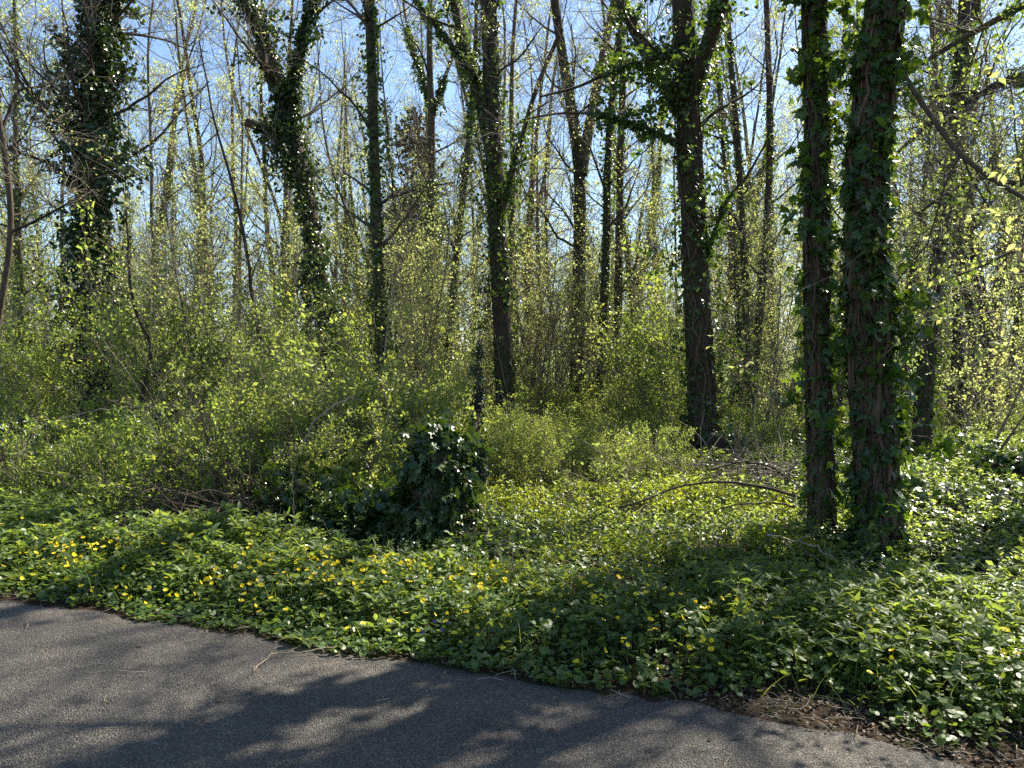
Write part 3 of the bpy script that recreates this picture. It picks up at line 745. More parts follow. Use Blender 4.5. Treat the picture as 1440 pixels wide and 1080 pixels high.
# ------------------------------------------------------------------ understorey
def shrub(seed, name, H, spread, stems, kids, leaves, lsize, lmat, tpl=L_SMALL, tuft=3, wig=.13, up=.06, lean=.5, r=.007, dead=0, lspread=.03, twig='twig', group=None, tmin=.15):
    rng = np.random.default_rng(seed); root = thing(name, None, 'shrub', (0, 0, 0), group)
    a = rng.random(stems) * 2 * pi; q = rng.random(stems) ** .6
    st = np.stack([np.cos(a) * q * spread * .45, np.sin(a) * q * spread * .45, -.06 + 0 * a], -1)
    d = np.stack([np.cos(a) * lean * q, np.sin(a) * lean * q, np.ones(stems)], -1) + .22 * rng.normal(size=(stems, 3))
    P = wander(rng, st, d, H * rng.uniform(.6, 1.15, stems), 12, wig, up)
    R = (r * rng.uniform(.6, 1.4, stems))[:, None] * np.linspace(1, .3, 12)[None]
    t = MB(); BB = []
    for i in ([slice(None)] if stems > 6 else [slice(j, j + 1) for j in range(stems)]):
        tubes(t, P[i], R[i], 5, 0)
        B, S = spawn(rng, P[i], R[i], kids if stems > 6 else kids // stems, .12, 1, (25, 75), H * .38, 7, .16, up * .6, .6, .3, rmax=r * .6); S = np.maximum(S, .0016)
        tubes(t, B, S, 3, 0); BB.append((B, S))
        if stems <= 6: t.build('stem', M[twig], root); t = MB()
    B = np.concatenate([b for b, _ in BB]); S = np.concatenate([b for _, b in BB])
    if dead:
        Q = wander(rng, st[rng.integers(0, stems, dead)] + rng.normal(size=(dead, 3)) * [spread * .3, spread * .3, 0] + [0, 0, .1], rng.normal(size=(dead, 3)) * [1, 1, .35] + [0, 0, .5], H * rng.uniform(.4, 1.0, dead), 10, .2, -.06)
        tubes(t, Q, np.full((dead, 10), .0048) * np.linspace(1.2, .4, 10), 3, 1)
    if stems > 6: t.build('stems', [M[twig], M['pale_twig']], root)
    c = MB()
    B2, S2 = spawn(rng, B, S, kids * 2, .2, 1, (25, 65), H * .18, 5, .15, .03, .7, .5, rmax=.003); S2 = np.maximum(S2, .0012)
    tubes(c, B2, S2, 3, 1)
    leaves_on(c, rng, B2[::2], int(leaves * .65), lsize, tpl, 0, tmin, .05, .45, lspread * 1.3, tuft * 2)
    leaves_on(c, rng, B[::2], int(leaves * .35), lsize, tpl, 0, tmin, .05, .45, lspread * 1.3, tuft * 2)
    c.build('foliage', [M[lmat], M[twig]], root)
    return root

def plant_all(protos, spots, labels, tilt=.06):
    """first place moves the prototype, later ones copy it; labels by kind"""
    seen = set()
    for (x, y, k, s) in spots:
        loc = (x, y, float(gh(x, y)) - .02); rz = RNG.random() * 2 * pi
        sc = (s, s, s * RNG.uniform(.9, 1.15)); tl = (RNG.normal() * tilt, RNG.normal() * tilt)
        lab = labels(k, x, y)
        if k in seen: copy_thing(protos[k], loc, rz, sc, lab, tl)
        else:
            seen.add(k); o = protos[k]; o.location = loc; o.rotation_euler = (tl[0], tl[1], rz); o.scale = sc; o['label'] = lab

def pxg(px, d): return ((px - CX) / F * d, d)

def fill(zone, n, kinds, gap, smin, smax, seed, gap_trunks=False):
    """zone: (px0, px1, d0, d1)"""
    rng = np.random.default_rng(seed); out = []; tries = 0
    while len(out) < n and tries < 4000:
        tries += 1
        d = math.sqrt(rng.uniform(zone[2] ** 2, zone[3] ** 2)); x = (rng.uniform(zone[0], zone[1]) - CX) / F * d
        if not (gap_trunks and hides(x, d)) and all((x - a) ** 2 + (d - b) ** 2 > gap * gap for a, b, *_ in out): out.append((x, d, int(rng.choice(kinds)), rng.uniform(smin, smax)))
    return out

HEROES = [(132, 60, 14.5), (440, 50, 17.5), (532, 26, 14.0), (705, 36, 15.5), (814, 24, 19.0), (978, 44, 12.6), (852, 16, 17.0), (672, 26, 8.9), (622, 60, 6.8)]
def hides(x, d):                                            # would stand right in front of one of the big trunks
    px = CX + x / d * F
    return any(abs(px - a) < w + .75 / d * F and d < D for a, w, D in HEROES)

def side(x, y):
    px = CX + x / y * F
    return 'left' if px < 480 else 'middle' if px < 960 else 'right'

# low tangles: bramble and elder at the left, yellow-green bushes in the middle
LOW = [shrub(201, 'bramble_bush', .95, 1.3, 24, 150, 2300, .065, 'bramble', L_OVAL, 3, .16, -.03, .8, .005, 26, group='low bushes along the edge of the wood'),
       shrub(202, 'bramble_bush', 1.15, 1.2, 22, 160, 2600, .060, 'bush', L_SMALL, 3, .14, .02, .6, .006, 16, group='low bushes along the edge of the wood'),
       shrub(203, 'leafy_bush', 1.35, 1.1, 34, 220, 4200, .050, 'spring_bush', L_SMALL, 3, .10, .06, .35, .005, 6, group='low bushes along the edge of the wood'),
       shrub(204, 'leafy_bush', 1.05, 1.2, 40, 230, 4600, .048, 'spring_bush', L_SMALL, 3, .10, .05, .4, .004, 3, group='low bushes along the edge of the wood'),
       shrub(205, 'twiggy_bush', 1.25, 1.2, 28, 200, 1300, .042, 'bush', L_SMALL, 2, .16, .03, .7, .005, 30, group='low bushes along the edge of the wood')]
LLAB = ['arching bramble bush with pale dead canes', 'mid green bramble bush with upright shoots', 'upright yellow-green bush of fine stems', 'dense low yellow-green bush', 'thin twiggy bush with few leaves']
low = [(*pxg(485, 9.6), 2, 1.4), (*pxg(545, 10.2), 2, 1.25), (*pxg(425, 9.3), 2, 1.35), (*pxg(380, 9.9), 2, 1.3), (*pxg(600, 10.6), 2, 1.15), (*pxg(460, 8.6), 2, 1.0), (*pxg(520, 8.9), 2, 1.1), (*pxg(400, 8.4), 4, 1.0), (*pxg(560, 9.4), 3, 1.1), (*pxg(495, 7.9), 3, .8), (*pxg(440, 7.7), 2, .75), (*pxg(350, 8.6), 4, .95), (*pxg(750, 9.8), 3, .6), (*pxg(545, 8.2), 2, .7),
       (*pxg(300, 8.8), 4, 1.1), (*pxg(410, 7.7), 2, .6)]
low += fill((-120, 350, 8.0, 12.5), 34, [0, 0, 1, 1, 4], .75, .75, 1.05, 301)
low += fill((350, 640, 9.5, 14), 22, [2, 3, 3, 4, 1], .8, .75, 1.05, 302)
low += fill((690, 930, 10.4, 15), 24, [2, 3, 3, 3], .75, .45, .7, 303)
low += fill((-200, 500, 13, 19), 26, [0, 1, 2, 4], 1.1, .8, 1.15, 304)
low += fill((640, 1000, 15, 21), 18, [2, 3, 4, 1], 1.1, .7, 1.0, 305)
low += fill((1000, 1160, 12, 19), 6, [4, 4, 1], 1.0, .6, .8, 306)
low += fill((1250, 1560, 11, 18), 12, [1, 4, 4], .9, .6, .9, 307)
low += fill((-200, 1650, 20, 30), 20, [1, 2, 3, 4], 1.4, .8, 1.1, 308)
plant_all(LOW, low, lambda k, x, y: f'{LLAB[k]}, {"nearer the road" if y < 12 else "deeper in the wood"}, {side(x, y)} of the view')

# tall thin saplings and hazel-like shrubs between the trunks
TALL = [shrub(211, 'sapling', 3.6, .5, 5, 90, 1700, .058, 'spring', L_SMALL, 3, .07, .10, .3, .014, 0, .05, group='saplings between the trunks'),
        shrub(212, 'sapling', 4.6, .4, 3, 90, 1900, .058, 'spring', L_SMALL, 3, .06, .10, .25, .018, 0, .05, group='saplings between the trunks'),
        shrub(213, 'hazel_shrub', 2.8, .9, 12, 160, 3000, .065, 'bush', L_SMALL, 3, .09, .07, .45, .010, 0, .05, group='saplings between the trunks'),
        shrub(214, 'twiggy_shrub', 3.0, .8, 12, 200, 900, .042, 'spring', L_SMALL, 2, .10, .07, .5, .010, 8, .04, group='saplings between the trunks'),
        shrub(216, 'sapling', 6.3, .5, 3, 170, 2800, .07, 'spring', L_SMALL, 3, .05, .10, .22, .022, 0, .06, group='saplings between the trunks'),
        shrub(215, 'elder_shrub', 2.4, .9, 10, 160, 3000, .075, 'bush', L_OVAL, 4, .10, .05, .5, .012, 3, .06, group='saplings between the trunks')]
TLAB = ['loose sapling cluster in pale new leaf', 'tall thin sapling with pale yellow-green leaves', 'many-stemmed green hazel shrub', 'bare-looking twiggy shrub with tiny buds', 'tall airy sapling in yellow-green leaf', 'fresh green elder shrub']
tall = [(*pxg(275, 12.5), 5, 1.2), (*pxg(235, 13), 3, 1.1), (*pxg(365, 14), 5, 1.2), (*pxg(345, 12.5), 2, .95), (*pxg(320, 13), 4, .9), (*pxg(300, 11), 3, .95), (*pxg(240, 11.5), 2, 1.0), (*pxg(30, 13), 2, 1.1), (*pxg(470, 19), 5, 1.5), (*pxg(370, 11.5), 2, .9), (*pxg(590, 16), 4, .9), (*pxg(760, 17), 4, .9), (*pxg(915, 15), 5, 1.1), (*pxg(925, 14), 2, 1.0)]
tall += fill((-120, 560, 12.5, 22), 30, [0, 1, 2, 3, 4, 5, 4], 1.2, .9, 1.3, 311, True)
tall += fill((560, 960, 14, 24), 26, [0, 1, 4, 3, 4], 1.2, .8, 1.15, 312, True)
tall += fill((1000, 1140, 14, 24), 10, [4, 1, 3], 1.1, .8, 1.15, 313, True)
tall += fill((1260, 1600, 12, 22), 11, [0, 3, 3, 1, 4], 1.1, .85, 1.2, 314, True)
tall += fill((-200, 1650, 24, 40), 34, [0, 1, 4, 3, 4], 1.8, 1.0, 1.5, 315)
plant_all(TALL, tall, lambda k, x, y: f'{TLAB[k]} {"in front" if y < 17 else "far back"} among trunks, {side(x, y)} side', .04)

# ------------------------------------------------------------------ ground cover (uncountable: stuff)
def spots_in(rng, x0, x1, y0, y1, dens, keep):
    n = int((x1 - x0) * (y1 - y0) * dens)
    x = rng.uniform(x0, x1, n); y = rng.uniform(y0, y1, n)
    k = keep(x, y) > rng.random(n)
    return x[k], y[k]

def in_view(x, y, m=.12):
    return (np.abs(x) < (.6655 + m) * y + .3)

def shoots(mb, rng, x, y, h, nl, lsize, tpl, stem_r=.0016, cone=.9, low=.35, wid=None, up=.25, whorl=0):
    """upright shoots, leaves along the upper part of each; h height per shoot"""
    n = len(x); z = gh(x, y)
    base = np.stack([x, y, z - .01], -1)
    d = np.stack([rng.normal(size=n) * .22, rng.normal(size=n) * .22, np.ones(n)], -1)
    P = wander(rng, base, d, h, 4, .08, .0)
    tubes(mb, P, np.full((n, 4), stem_r) * np.linspace(1.2, .7, 4), 3, 1)
    t = np.repeat(rng.random((n, nl)) ** .6 * (1 - low) + low, 1).ravel() * 3
    if whorl: t = (np.array([1.0, .97, .99, .98, 1.0, .96, .7, .72, .68, .71, .45, .42, .47])[:nl][None] + 0 * t.reshape(n, nl)).ravel() * 2.999
    pi_ = np.repeat(np.arange(n), nl); i = np.minimum(t.astype(int), 2); f = (t - i)[:, None]
    s = P[pi_, i] * (1 - f) + P[pi_, i + 1] * f
    a = rng.random(n * nl) * 2 * pi
    if whorl: a = ((np.arange(nl) * 2 * pi / 6 * 1.03)[None] + rng.random((n, 1)) * 6.28 + .25 * rng.normal(size=(n, nl))).ravel()
    ax = np.stack([np.cos(a), np.sin(a), up + .45 * rng.normal(size=n * nl) + .5 * (t / 3 - .6)], -1)
    nr = np.array([0, 0, 1.]) + .35 * rng.normal(size=(n * nl, 3))
    sz = lsize * rng.uniform(.55, 1.25, n * nl)
    pr = rng.random(n)[pi_] * .6 + .4 * rng.random(n * nl)
    scatter(mb, tpl, s, ax, nr, sz, rng, 0, rnd=pr, wid=wid)
    return P[:, -1]

def flat_leaves(mb, rng, x, y, z, size, tpl, tilt=.45, lean=(0, 0, 0), mat=0, stalk=0):
    n = len(x); a = rng.random(n) * 2 * pi
    ax = np.stack([np.cos(a), np.sin(a), .3 * rng.normal(size=n)], -1)
    nr = np.array([0, 0, 1.]) + np.array(lean) + tilt * rng.normal(size=(n, 3))
    p = np.stack([x, y, z], -1)
    if stalk:
        k = rng.random(n) < stalk
        P = np.stack([np.stack([x, y, gh(x, y)], -1)[k], (p[k] + np.stack([x, y, gh(x, y)], -1)[k]) / 2 + rng.normal(size=(k.sum(), 3)) * .006, p[k]], 1)
        tubes(mb, P, np.full((k.sum(), 3), .0012), 3, 1)
    scatter(mb, tpl, p, ax, nr, size * rng.uniform(.5, 1.3, n), rng, mat)

HOL = on_ground(325, 752)
def hollow(x, y):                                           # bare dark hollow under the bushes at the left
    return 1 - smooth(1.0, .6, np.hypot((x - HOL[0]) / .75, (y - HOL[1]) / .55))

rng = np.random.default_rng(501)
# 1 celandine: round low leaves by the road
def cel(x, y):
    s = verge(x, y)
    k = smooth(-.07, .0, s + .10 * (noise2(x * 3.1, y * 3.1, 71) - .5)) * (1 - .8 * smooth(.7, 1.6, s))
    k = k * np.where(x > .8, smooth(.08, .28, s + .4 * (noise2(x * 2.2, y * 2.2, 72) - .5)), 1)
    return k * np.where(noise2(x * 2.6, y * 2.6, 73) > .22, 1, .45) * in_view(x, y)
x, y = spots_in(rng, -5.5, 3.2, 2.3, 7.4, 1900, cel)
top = (.05 + .14 * smooth(0, .55, verge(x, y))) * (.55 + .9 * fbm(x * 2.4, y * 2.4, 74))
mb = MB(); flat_leaves(mb, rng, x, y, gh(x, y) + top * rng.random(len(x)) ** .5, .037, L_HEART, .42, (.12, .0, 0), 0, .5)
tag(mb.build('celandine_leaves', [M['celandine'], M['stem']]), 'low mat of round glossy celandine leaves along the road edge', 'ground cover', kind='stuff')

# 2 leafy upright shoots on the verge
def mer(x, y):
    s = verge(x, y)
    l = smooth(.08, .4, s) * (1 - smooth(1.1, 1.65, s)) * smooth(.1, -.7, x) + smooth(1.2, 1.6, s) * (1 - smooth(3.0, 4.2, s)) * smooth(-3.4, -4.2, x)
    r = smooth(.3, .7, s) * (1 - smooth(1.7, 2.5, s)) * smooth(.9, 1.6, x)
    c = .25 * smooth(.3, .6, s) * (1 - smooth(1.0, 1.5, s))
    return np.clip(l + r + c, 0, 1) * hollow(x, y) * smooth(.34, .54, fbm(x * 2.6, y * 2.6, 75)) * in_view(x, y)
x, y = spots_in(rng, -8, 4.6, 2.6, 9.5, 230, mer)
h = .27 * (.25 + 1.1 * fbm(x * 2.3, y * 2.3, 76)) * rng.uniform(.6, 1.15, len(x)) * (.35 + .65 * smooth(.05, .7, verge(x, y)))
mb = MB(); shoots(mb, rng, x, y, h * 1.05, 13, .076, L_LANCE, .0018, low=.4, whorl=1)
tag(mb.build('leafy_shoots', [M['mercury'], M['stem']]), 'upright shoots with pointed green leaves crowding the verge', 'ground cover', kind='stuff')

# 3 periwinkle carpet in the clearing
def per_h(x, y):
    return .03 + .22 * fbm(x * 1.5, y * 1.5, 78) ** 1.8
def per(x, y):
    s = verge(x, y); px = CX + x / y * F
    a = smooth(.55, 1.2, s) * smooth(-3.4, -1.4, x) * (1 - smooth(10.5, 13, y)) * (1 - smooth(2.7, 3.6, x - .12 * (y - 7)))
    return a * smooth(.30, .46, fbm(x * 2.3, y * 2.3, 79)) * in_view(x, y)
mb = MB()
for y0, y1, dens, ls, nl in ((3.4, 6.2, 620, .034, 10), (6.2, 8.6, 420, .038, 10), (8.6, 13, 230, .048, 9)):
    x, y = spots_in(rng, -5, 6, y0, y1, dens, per)
    hh = per_h(x, y) * rng.uniform(.5, 1.25, len(x)) + .015
    shoots(mb, rng, x, y, hh, nl, ls, L_SMALL if y0 > 6 else L_OVAL, .0012, low=.2, wid=rng.uniform(.75, 1.05, len(x) * nl), up=.5)
tag(mb.build('periwinkle_carpet', [M['peri'], M['stem']]), 'bright yellow-green carpet of small-leaved periwinkle in the sunlit clearing', 'ground cover', kind='stuff')

# 4 ivy carpet at the right and round the stump
def ivc(x, y):
    s = verge(x, y)
    a = smooth(2.5, 3.1, x - .10 * (y - 6) + .5 * (fbm(x * 1.1, y * 1.1, 80) - .5)) * smooth(1.5, 2.1, s)
    b = smooth(1.5, .6, np.hypot((x + .95) / 1.25, (y - 6.75) / .8)) * .9
    c = .5 * smooth(2.2, .9, np.hypot(x - 3.5, (y - 13) / 1.4))
    return np.clip(a + b + c, 0, 1) * in_view(x, y)
mb = MB()
for y0, y1, dens, ls in ((3.6, 7.5, 800, .062), (7.5, 11, 480, .072), (11, 17, 210, .09)):
    x, y = spots_in(rng, -3, 13, y0, y1, dens, ivc)
    hh = (.05 + .24 * fbm(x * 1.5, y * 1.5, 81) ** 1.2 + .22 * smooth(1.2, .2, np.hypot((x + 1.0) / 1.2, (y - 6.9) / .7))) * rng.random(len(x)) ** .45
    flat_leaves(mb, rng, x, y, gh(x, y) + hh, ls, L_IVY if y0 < 7 else L_IVYS, .38, (.22, .10, 0), 0, .25)
tag(mb.build('ground_ivy', [M['groundivy'], M['ivy_stem']]), 'glossy ivy carpeting the ground at the right and round the ivied stump', 'ground cover', kind='stuff')

# 5 mixed low greens over the rest of the wood floor
def und(x, y):
    s = verge(x, y)
    return hollow(x, y) * smooth(1.2, 2.2, s) * smooth(.2, .45, fbm(x * .9, y * .9, 82)) * in_view(x, y, .25) * (1 - .8 * (per(x, y) > .3))
mb = MB()
for y0, y1, dens, ls, nl in ((5, 9, 130, .05, 8), (9, 14, 70, .06, 8), (14, 22, 32, .085, 7), (22, 45, 9, .15, 7)):
    x, y = spots_in(rng, -y1 * .95, y1 * .95, y0, y1, dens, und)
    hh = (.12 + .35 * fbm(x * .8, y * .8, 83)) * rng.uniform(.5, 1.2, len(x)) * (1 if y0 < 14 else 1.4)
    shoots(mb, rng, x, y, hh, nl, ls, L_SMALL, .002, low=.25, up=.3)
tag(mb.build('undergrowth', [M['bush'], M['stem']]), 'mixed low green undergrowth over the woodland floor', 'undergrowth', kind='stuff')

# 6 dead leaves and broken bits on the soil margin
def lit(x, y):
    s = verge(x, y)
    a = smooth(-.10, .02, s) * (1 - smooth(.15, .38, s)) * (.3 + .9 * smooth(.3, 1.2, x))
    return np.clip(a + .10 * smooth(.3, .6, s), 0, 1) * in_view(x, y)
x, y = spots_in(rng, -5.5, 3.2, 1.9, 9, 1300, lit)
mb = MB(); z = np.maximum(gh(x, y), .012) + .012 * rng.random(len(x))
flat_leaves(mb, rng, x, y, z, .026, L_OVAL, .5)
x, y = spots_in(rng, -5.5, 3.2, 1.9, 8, 420, lit)
a = rng.random(len(x)) * 2 * pi; ln = rng.uniform(.02, .11, len(x))
P = wander(rng, np.stack([x, y, np.maximum(gh(x, y), .012) + .008], -1), np.stack([np.cos(a), np.sin(a), .12 * rng.normal(size=len(x))], -1), ln, 4, .2)
tubes(mb, P, np.full((len(x), 4), .0016) * rng.uniform(.6, 1.8, (len(x), 1)), 4, 1)
tag(mb.build('leaf_litter', [M['litter'], M['twig']]), 'brown dead leaves and bits of twig along the broken road edge', 'leaf litter', kind='stuff')
x, y = spots_in(rng, -40, 40, 5, 45, 14, lambda x, y: in_view(x, y, .2) * smooth(1, 2, verge(x, y)))
mb = MB(); flat_leaves(mb, rng, x, y, gh(x, y) + .01 + .02 * rng.random(len(x)), .09, L_SMALL, .35)
tag(mb.build('dead_leaves', [M['litter']]), 'old brown leaves lying on the woodland floor', 'leaf litter', kind='stuff')
# grit on the asphalt
x, y = spots_in(rng, -5, 3, 2.2, 6, 260, lambda x, y: (verge(x, y) < -.03) * (verge(x, y) > -2.6) * (.10 + .9 * smooth(-.35, 0, verge(x, y)) ** 2) * in_view(x, y))
mb = MB(); flat_leaves(mb, rng, x, y, np.interp(verge(x, y), [-2.6, -1.2, -.25, 0], [.03, .024, .014, .008]) + .004, .010, L_OVAL, .8)
tag(mb.build('road_grit', [M['litter']]), 'small crumbs of leaf and grit scattered on the asphalt', 'grit', kind='stuff')

# grass blades and dead stems among the verge plants
def gr(x, y):
    s = verge(x, y)
    return smooth(.05, .3, s) * (1 - smooth(1.6, 2.6, s)) * (.08 + .6 * smooth(.45, .7, fbm(x * 1.7, y * 1.7, 85))) * in_view(x, y)
x, y = spots_in(rng, -7, 4.5, 2.4, 9, 520, gr); n = len(x)
P = wander(rng, np.stack([x, y, gh(x, y) - .01], -1), np.stack([rng.normal(size=n) * .45, rng.normal(size=n) * .45, np.ones(n)], -1), rng.uniform(.10, .30, n), 6, .10, -.10)
w = np.stack([-np.ones(n), rng.normal(size=n) * .5, 0 * x], -1); w = unit(w)[:, None, :] * (.0021 * np.array([.7, 1, 1, .8, .5, .05]))[None, :, None]
v = np.stack([P - w, P + w], 2).reshape(-1, 3); q = np.arange(5) * 2
f = np.stack([q, q + 1, q + 3, q + 2], -1)[None] + (np.arange(n) * 12)[:, None, None]
mb = MB(); mb.add(v, f.reshape(-1, 4), 0, False, np.repeat(rng.random(n), 12))
tag(mb.build('grass', [M['mercury']]), 'thin grass blades among the leafy plants of the verge', 'grass', kind='stuff')
x, y = spots_in(rng, -7, 6, 3.2, 10, 26, lambda x, y: smooth(.5, 1.2, verge(x, y)) * in_view(x, y)); n = len(x)
P = wander(rng, np.stack([x, y, gh(x, y)], -1), np.stack([rng.normal(size=n) * .8, rng.normal(size=n) * .8, np.ones(n) * .7], -1), rng.uniform(.15, .55, n), 7, .12, -.03)
mb = MB(); tubes(mb, P, np.full((n, 7), .0018) * np.linspace(1.2, .5, 7), 4)
tag(mb.build('dead_stalks', [M['pale_twig']]), 'thin pale dead stalks standing among the ground cover', 'dead stalks', kind='stuff')

x, y = spots_in(rng, -5, 3, 2.3, 6, 12, lambda x, y: (verge(x, y) < .02) * (verge(x, y) > -2.4) * (.25 + .75 * smooth(-.7, 0, verge(x, y))) * in_view(x, y))
mb = MB(); flat_leaves(mb, rng, x, y, np.interp(verge(x, y), [-2.6, -1.2, -.25, 0], [.03, .024, .014, .008]) + .006, .028, L_OVAL, .35)
n = 40; x = rng.uniform(-3.6, 2, n); y = edge_y(x) - rng.random(n) ** 2 * 1.2; a = rng.random(n) * 6.3
P = wander(rng, np.stack([x, y, 0 * x + .032], -1), np.stack([np.cos(a), np.sin(a), 0 * a], -1), rng.uniform(.04, .16, n), 5, .12); P[..., 2] = .03
tubes(mb, P, np.full((n, 5), .0016), 4, 1)
tag(mb.build('road_litter', [M['litter'], M['pale_twig']]), 'a few dead leaves and twig ends dropped on the asphalt', 'leaf litter', kind='stuff')

# ------------------------------------------------------------------ single things
rng = np.random.default_rng(601)
# ivy-smothered stump
def ivy_mound(name, label, cat, x, y, H, r, leaves, size, mat, seed, tpl=L_IVY, stems=24, lean=0, flare=.6, core=1):
    rng = np.random.default_rng(seed); root = thing(name, label, cat, (x, y, float(gh(x, y))))
    n = 12; z = np.linspace(-.1, H, n)
    P = np.stack([lean * z / H + .02 * rng.normal(size=n), .02 * rng.normal(size=n), z], -1)
    R = r * core * (1 + flare * np.exp(-z.clip(0) / .25)) * np.concatenate([np.ones(n - 2), [.9, .45]]) * (1 + .06 * rng.normal(size=n))
    t = MB(); tubes(t, P[None], R[None], 14, 0, rough=.15, rng=rng); t.build('stump', M['bark'], root)
    s = MB(); a = rng.random(stems) * 2 * pi; zz = np.linspace(0, 1, 14)
    hh = H * rng.uniform(.5, 1.1, stems)[:, None] * zz
    an = a[:, None] + np.cumsum(rng.normal(size=(stems, 14)) * .12, 1)
    rr = np.interp(hh, z, R) * 1.08 + .02 * rng.random((stems, 14))
    Q = np.stack([np.cos(an) * rr + lean * hh / H, np.sin(an) * rr, hh], -1)
    tubes(s, Q, np.full((stems, 14), .006) * rng.uniform(.5, 1.4, (stems, 1)), 5, 0); s.build('ivy_stem', M['ivy_stem'], root)
    iv = MB()
    ivy_on(iv, rng, P[None], R[None], leaves, size, tpl, 0, thick=r * (1.75 - core), tmin=.05, tmax=1, sprays=int(leaves / 26), spray_len=.20, per=8, clump=.2)
    k = leaves // 11; u = unit(rng.normal(size=(k, 3)) + [0, 0, .8])
    pos = P[-1] + u * np.array([r * 1.15, r * 1.15, .14]) * rng.uniform(.6, 1.15, (k, 1)) + [0, 0, -.08]
    scatter(iv, tpl, pos, rng.normal(size=(k, 3)) * .6 + [0, 0, -.5], u + .35 * rng.normal(size=(k, 3)), size * rng.uniform(.6, 1.2, k), rng)
    iv.build('ivy', [M[mat], M['ivy_stem']], root)
    return root
ivy_mound('ivy_stump', 'waist-high stump smothered in dark glossy ivy, at the edge of the clearing', 'stump', *pxg(622, 6.65), 1.0, .15, 1500, .082, 'ivy_dark', 1, lean=-.05, flare=1.5)
for i_, (px_, d_, H_, r_, w_) in enumerate([(560, 6.95, .38, .2, 'left against the ivied stump'), (500, 6.7, .36, .24, 'low, second left of the ivied stump'), (440, 6.9, .34, .22, 'beside the dark hollow'), (402, 7.5, .62, .24, 'tallest, added to shade the dark hollow it overhangs'), (590, 6.4, .3, .2, 'in front of the ivied stump')]):  # the tallest mound is added to keep sun off the hollow
    ivy_mound('ivy_mound', 'dark tangle of ivy ' + w_, 'stump', *pxg(px_, d_), H_, r_, 1200, .075, 'ivy_dark', 40 + i_, stems=14, core=.4)
ivy_mound('ivy_mound', 'dark round hummock of ivy at the right edge of the view', 'stump', *pxg(1425, 8.9), .38, .32, 900, .08, 'ivy_dark', 2, core=.5)
ivy_mound('ivy_post', 'short ivy-hung post at the left edge of the view', 'stump', *pxg(4, 9.2), .85, .14, 620, .075, 'ivy_dark', 3)
ivy_mound('root_mound', 'dark twiggy mound of ivy at the foot of the big forked tree', 'stump', *pxg(1010, 12.3), .45, .30, 560, .08, 'ivy_dark', 4, tpl=L_IVYS)

# sticks, boughs and dead stems
def stick(name, label, cat, pts, r0, r1, mat='twig', forks=6, flen=.35, seed=1, wig=.10, n=22, fr=.5):
    """pts: world points along the stick"""
    rng = np.random.default_rng(seed); P = resample(np.array(pts, float), n)
    P[1:-1] += rng.normal(size=(n - 2, 3)) * .006
    b = P[0].copy(); m = MB(); R = np.linspace(r0, r1, n)
    tubes(m, (P - b)[None], R[None], 7, 0, rough=.1, rng=rng)
    if forks:
        f = m; B, S = spawn(rng, P[None], R[None], forks, .15, .98, (20, 60), flen, 9, wig, .0, fr, .3)
        tubes(f, B - b, S, 5, 0)
        B2, S2 = spawn(rng, B, S, forks * 2, .2, 1, (20, 60), flen * .4, 6, wig, 0, .6, .4); tubes(f, B2 - b, np.maximum(S2, .0015), 3, 0)
    root = m.build(name, M[mat], None, b)
    return tag(root, label, cat)
def A(x, y, d): return at(x, y, d) + np.array([0, 0, .04])
def V(x, y, h): return on_cover(x, y, h)
stick('fallen_bough', 'long arched fallen bough lying across the back of the clearing, bare and brown', 'branch',
      [V(818, 738, .12), V(835, 722, .2), V(870, 716, .24), V(915, 700, .32), V(950, 684, .38), V(1000, 676, .42), V(1055, 680, .42), V(1100, 692, .34), V(1140, 706, .22)], .007, .016, 'bark', 16, .6, 11)
stick('fallen_branch', 'thinner fallen branch under the arched bough, nearly level above the periwinkle', 'branch',
      [V(992, 722, .22), V(1030, 710, .28), V(1080, 706, .3), V(1150, 716, .25)], .006, .012, 'bark', 9, .5, 12)
stick('fallen_branch', 'forked dead branch propped against the roots behind the arched bough', 'branch',
      [V(1000, 660, .5), V(1040, 648, .55), V(1085, 655, .45), V(1130, 690, .2)], .014, .008, 'bark', 14, .7, 13)
stick('fallen_branch', 'low crooked branch lying before the foot of the slim near tree', 'branch',
      [V(1078, 752, .2), V(1110, 758, .2), V(1145, 768, .15), V(1180, 790, .15)], .007, .004, 'pale_twig', 5, .25, 26)
stick('twig', 'thin pale twig lying on the asphalt near the verge', 'twig',
      [on_ground(356, 952) + [0, 0, .03], on_ground(384, 927) + [0, 0, .035], on_ground(425, 924) + [0, 0, .03], on_ground(474, 919) + [0, 0, .04]], .0025, .004, 'pale_twig', 0)
stick('dead_cane', 'pale dead bramble stem looping over the dark hollow at the left', 'branch',
      [A(383, 694, 7.3), A(360, 702, 7.25), A(330, 712, 7.2), A(308, 716, 7.2), A(304, 725, 7.15), A(306, 731, 7.1), A(322, 732, 7.05), A(342, 722, 7.0), A(352, 712, 7.0)], .006, .004, 'pale_twig', 7, .22, 14)
stick('dead_cane', 'thin pale vertical dead stem standing before the dark ivy, left of the stump', 'branch',
      [A(419, 800, 6.4), A(417, 765, 6.4), A(413, 735, 6.45), A(411, 690, 6.5), A(408, 640, 6.6)], .0035, .002, 'pale_twig', 3, .2, 15)
stick('dead_cane', 'pale broken snag with two prongs above the yellow-green bush', 'branch',
      [A(420, 645, 8.2), A(432, 618, 8.2), A(440, 598, 8.25), A(470, 575, 8.3), A(500, 560, 8.4)], .018, .008, 'pale_twig', 6, .3, 16)
stick('dead_cane', 'pale slanting dead stick behind the ivied stump', 'branch',
      [A(655, 645, 7.6), A(665, 622, 7.6), A(671, 598, 7.65)], .012, .006, 'pale_twig', 3, .2, 17)
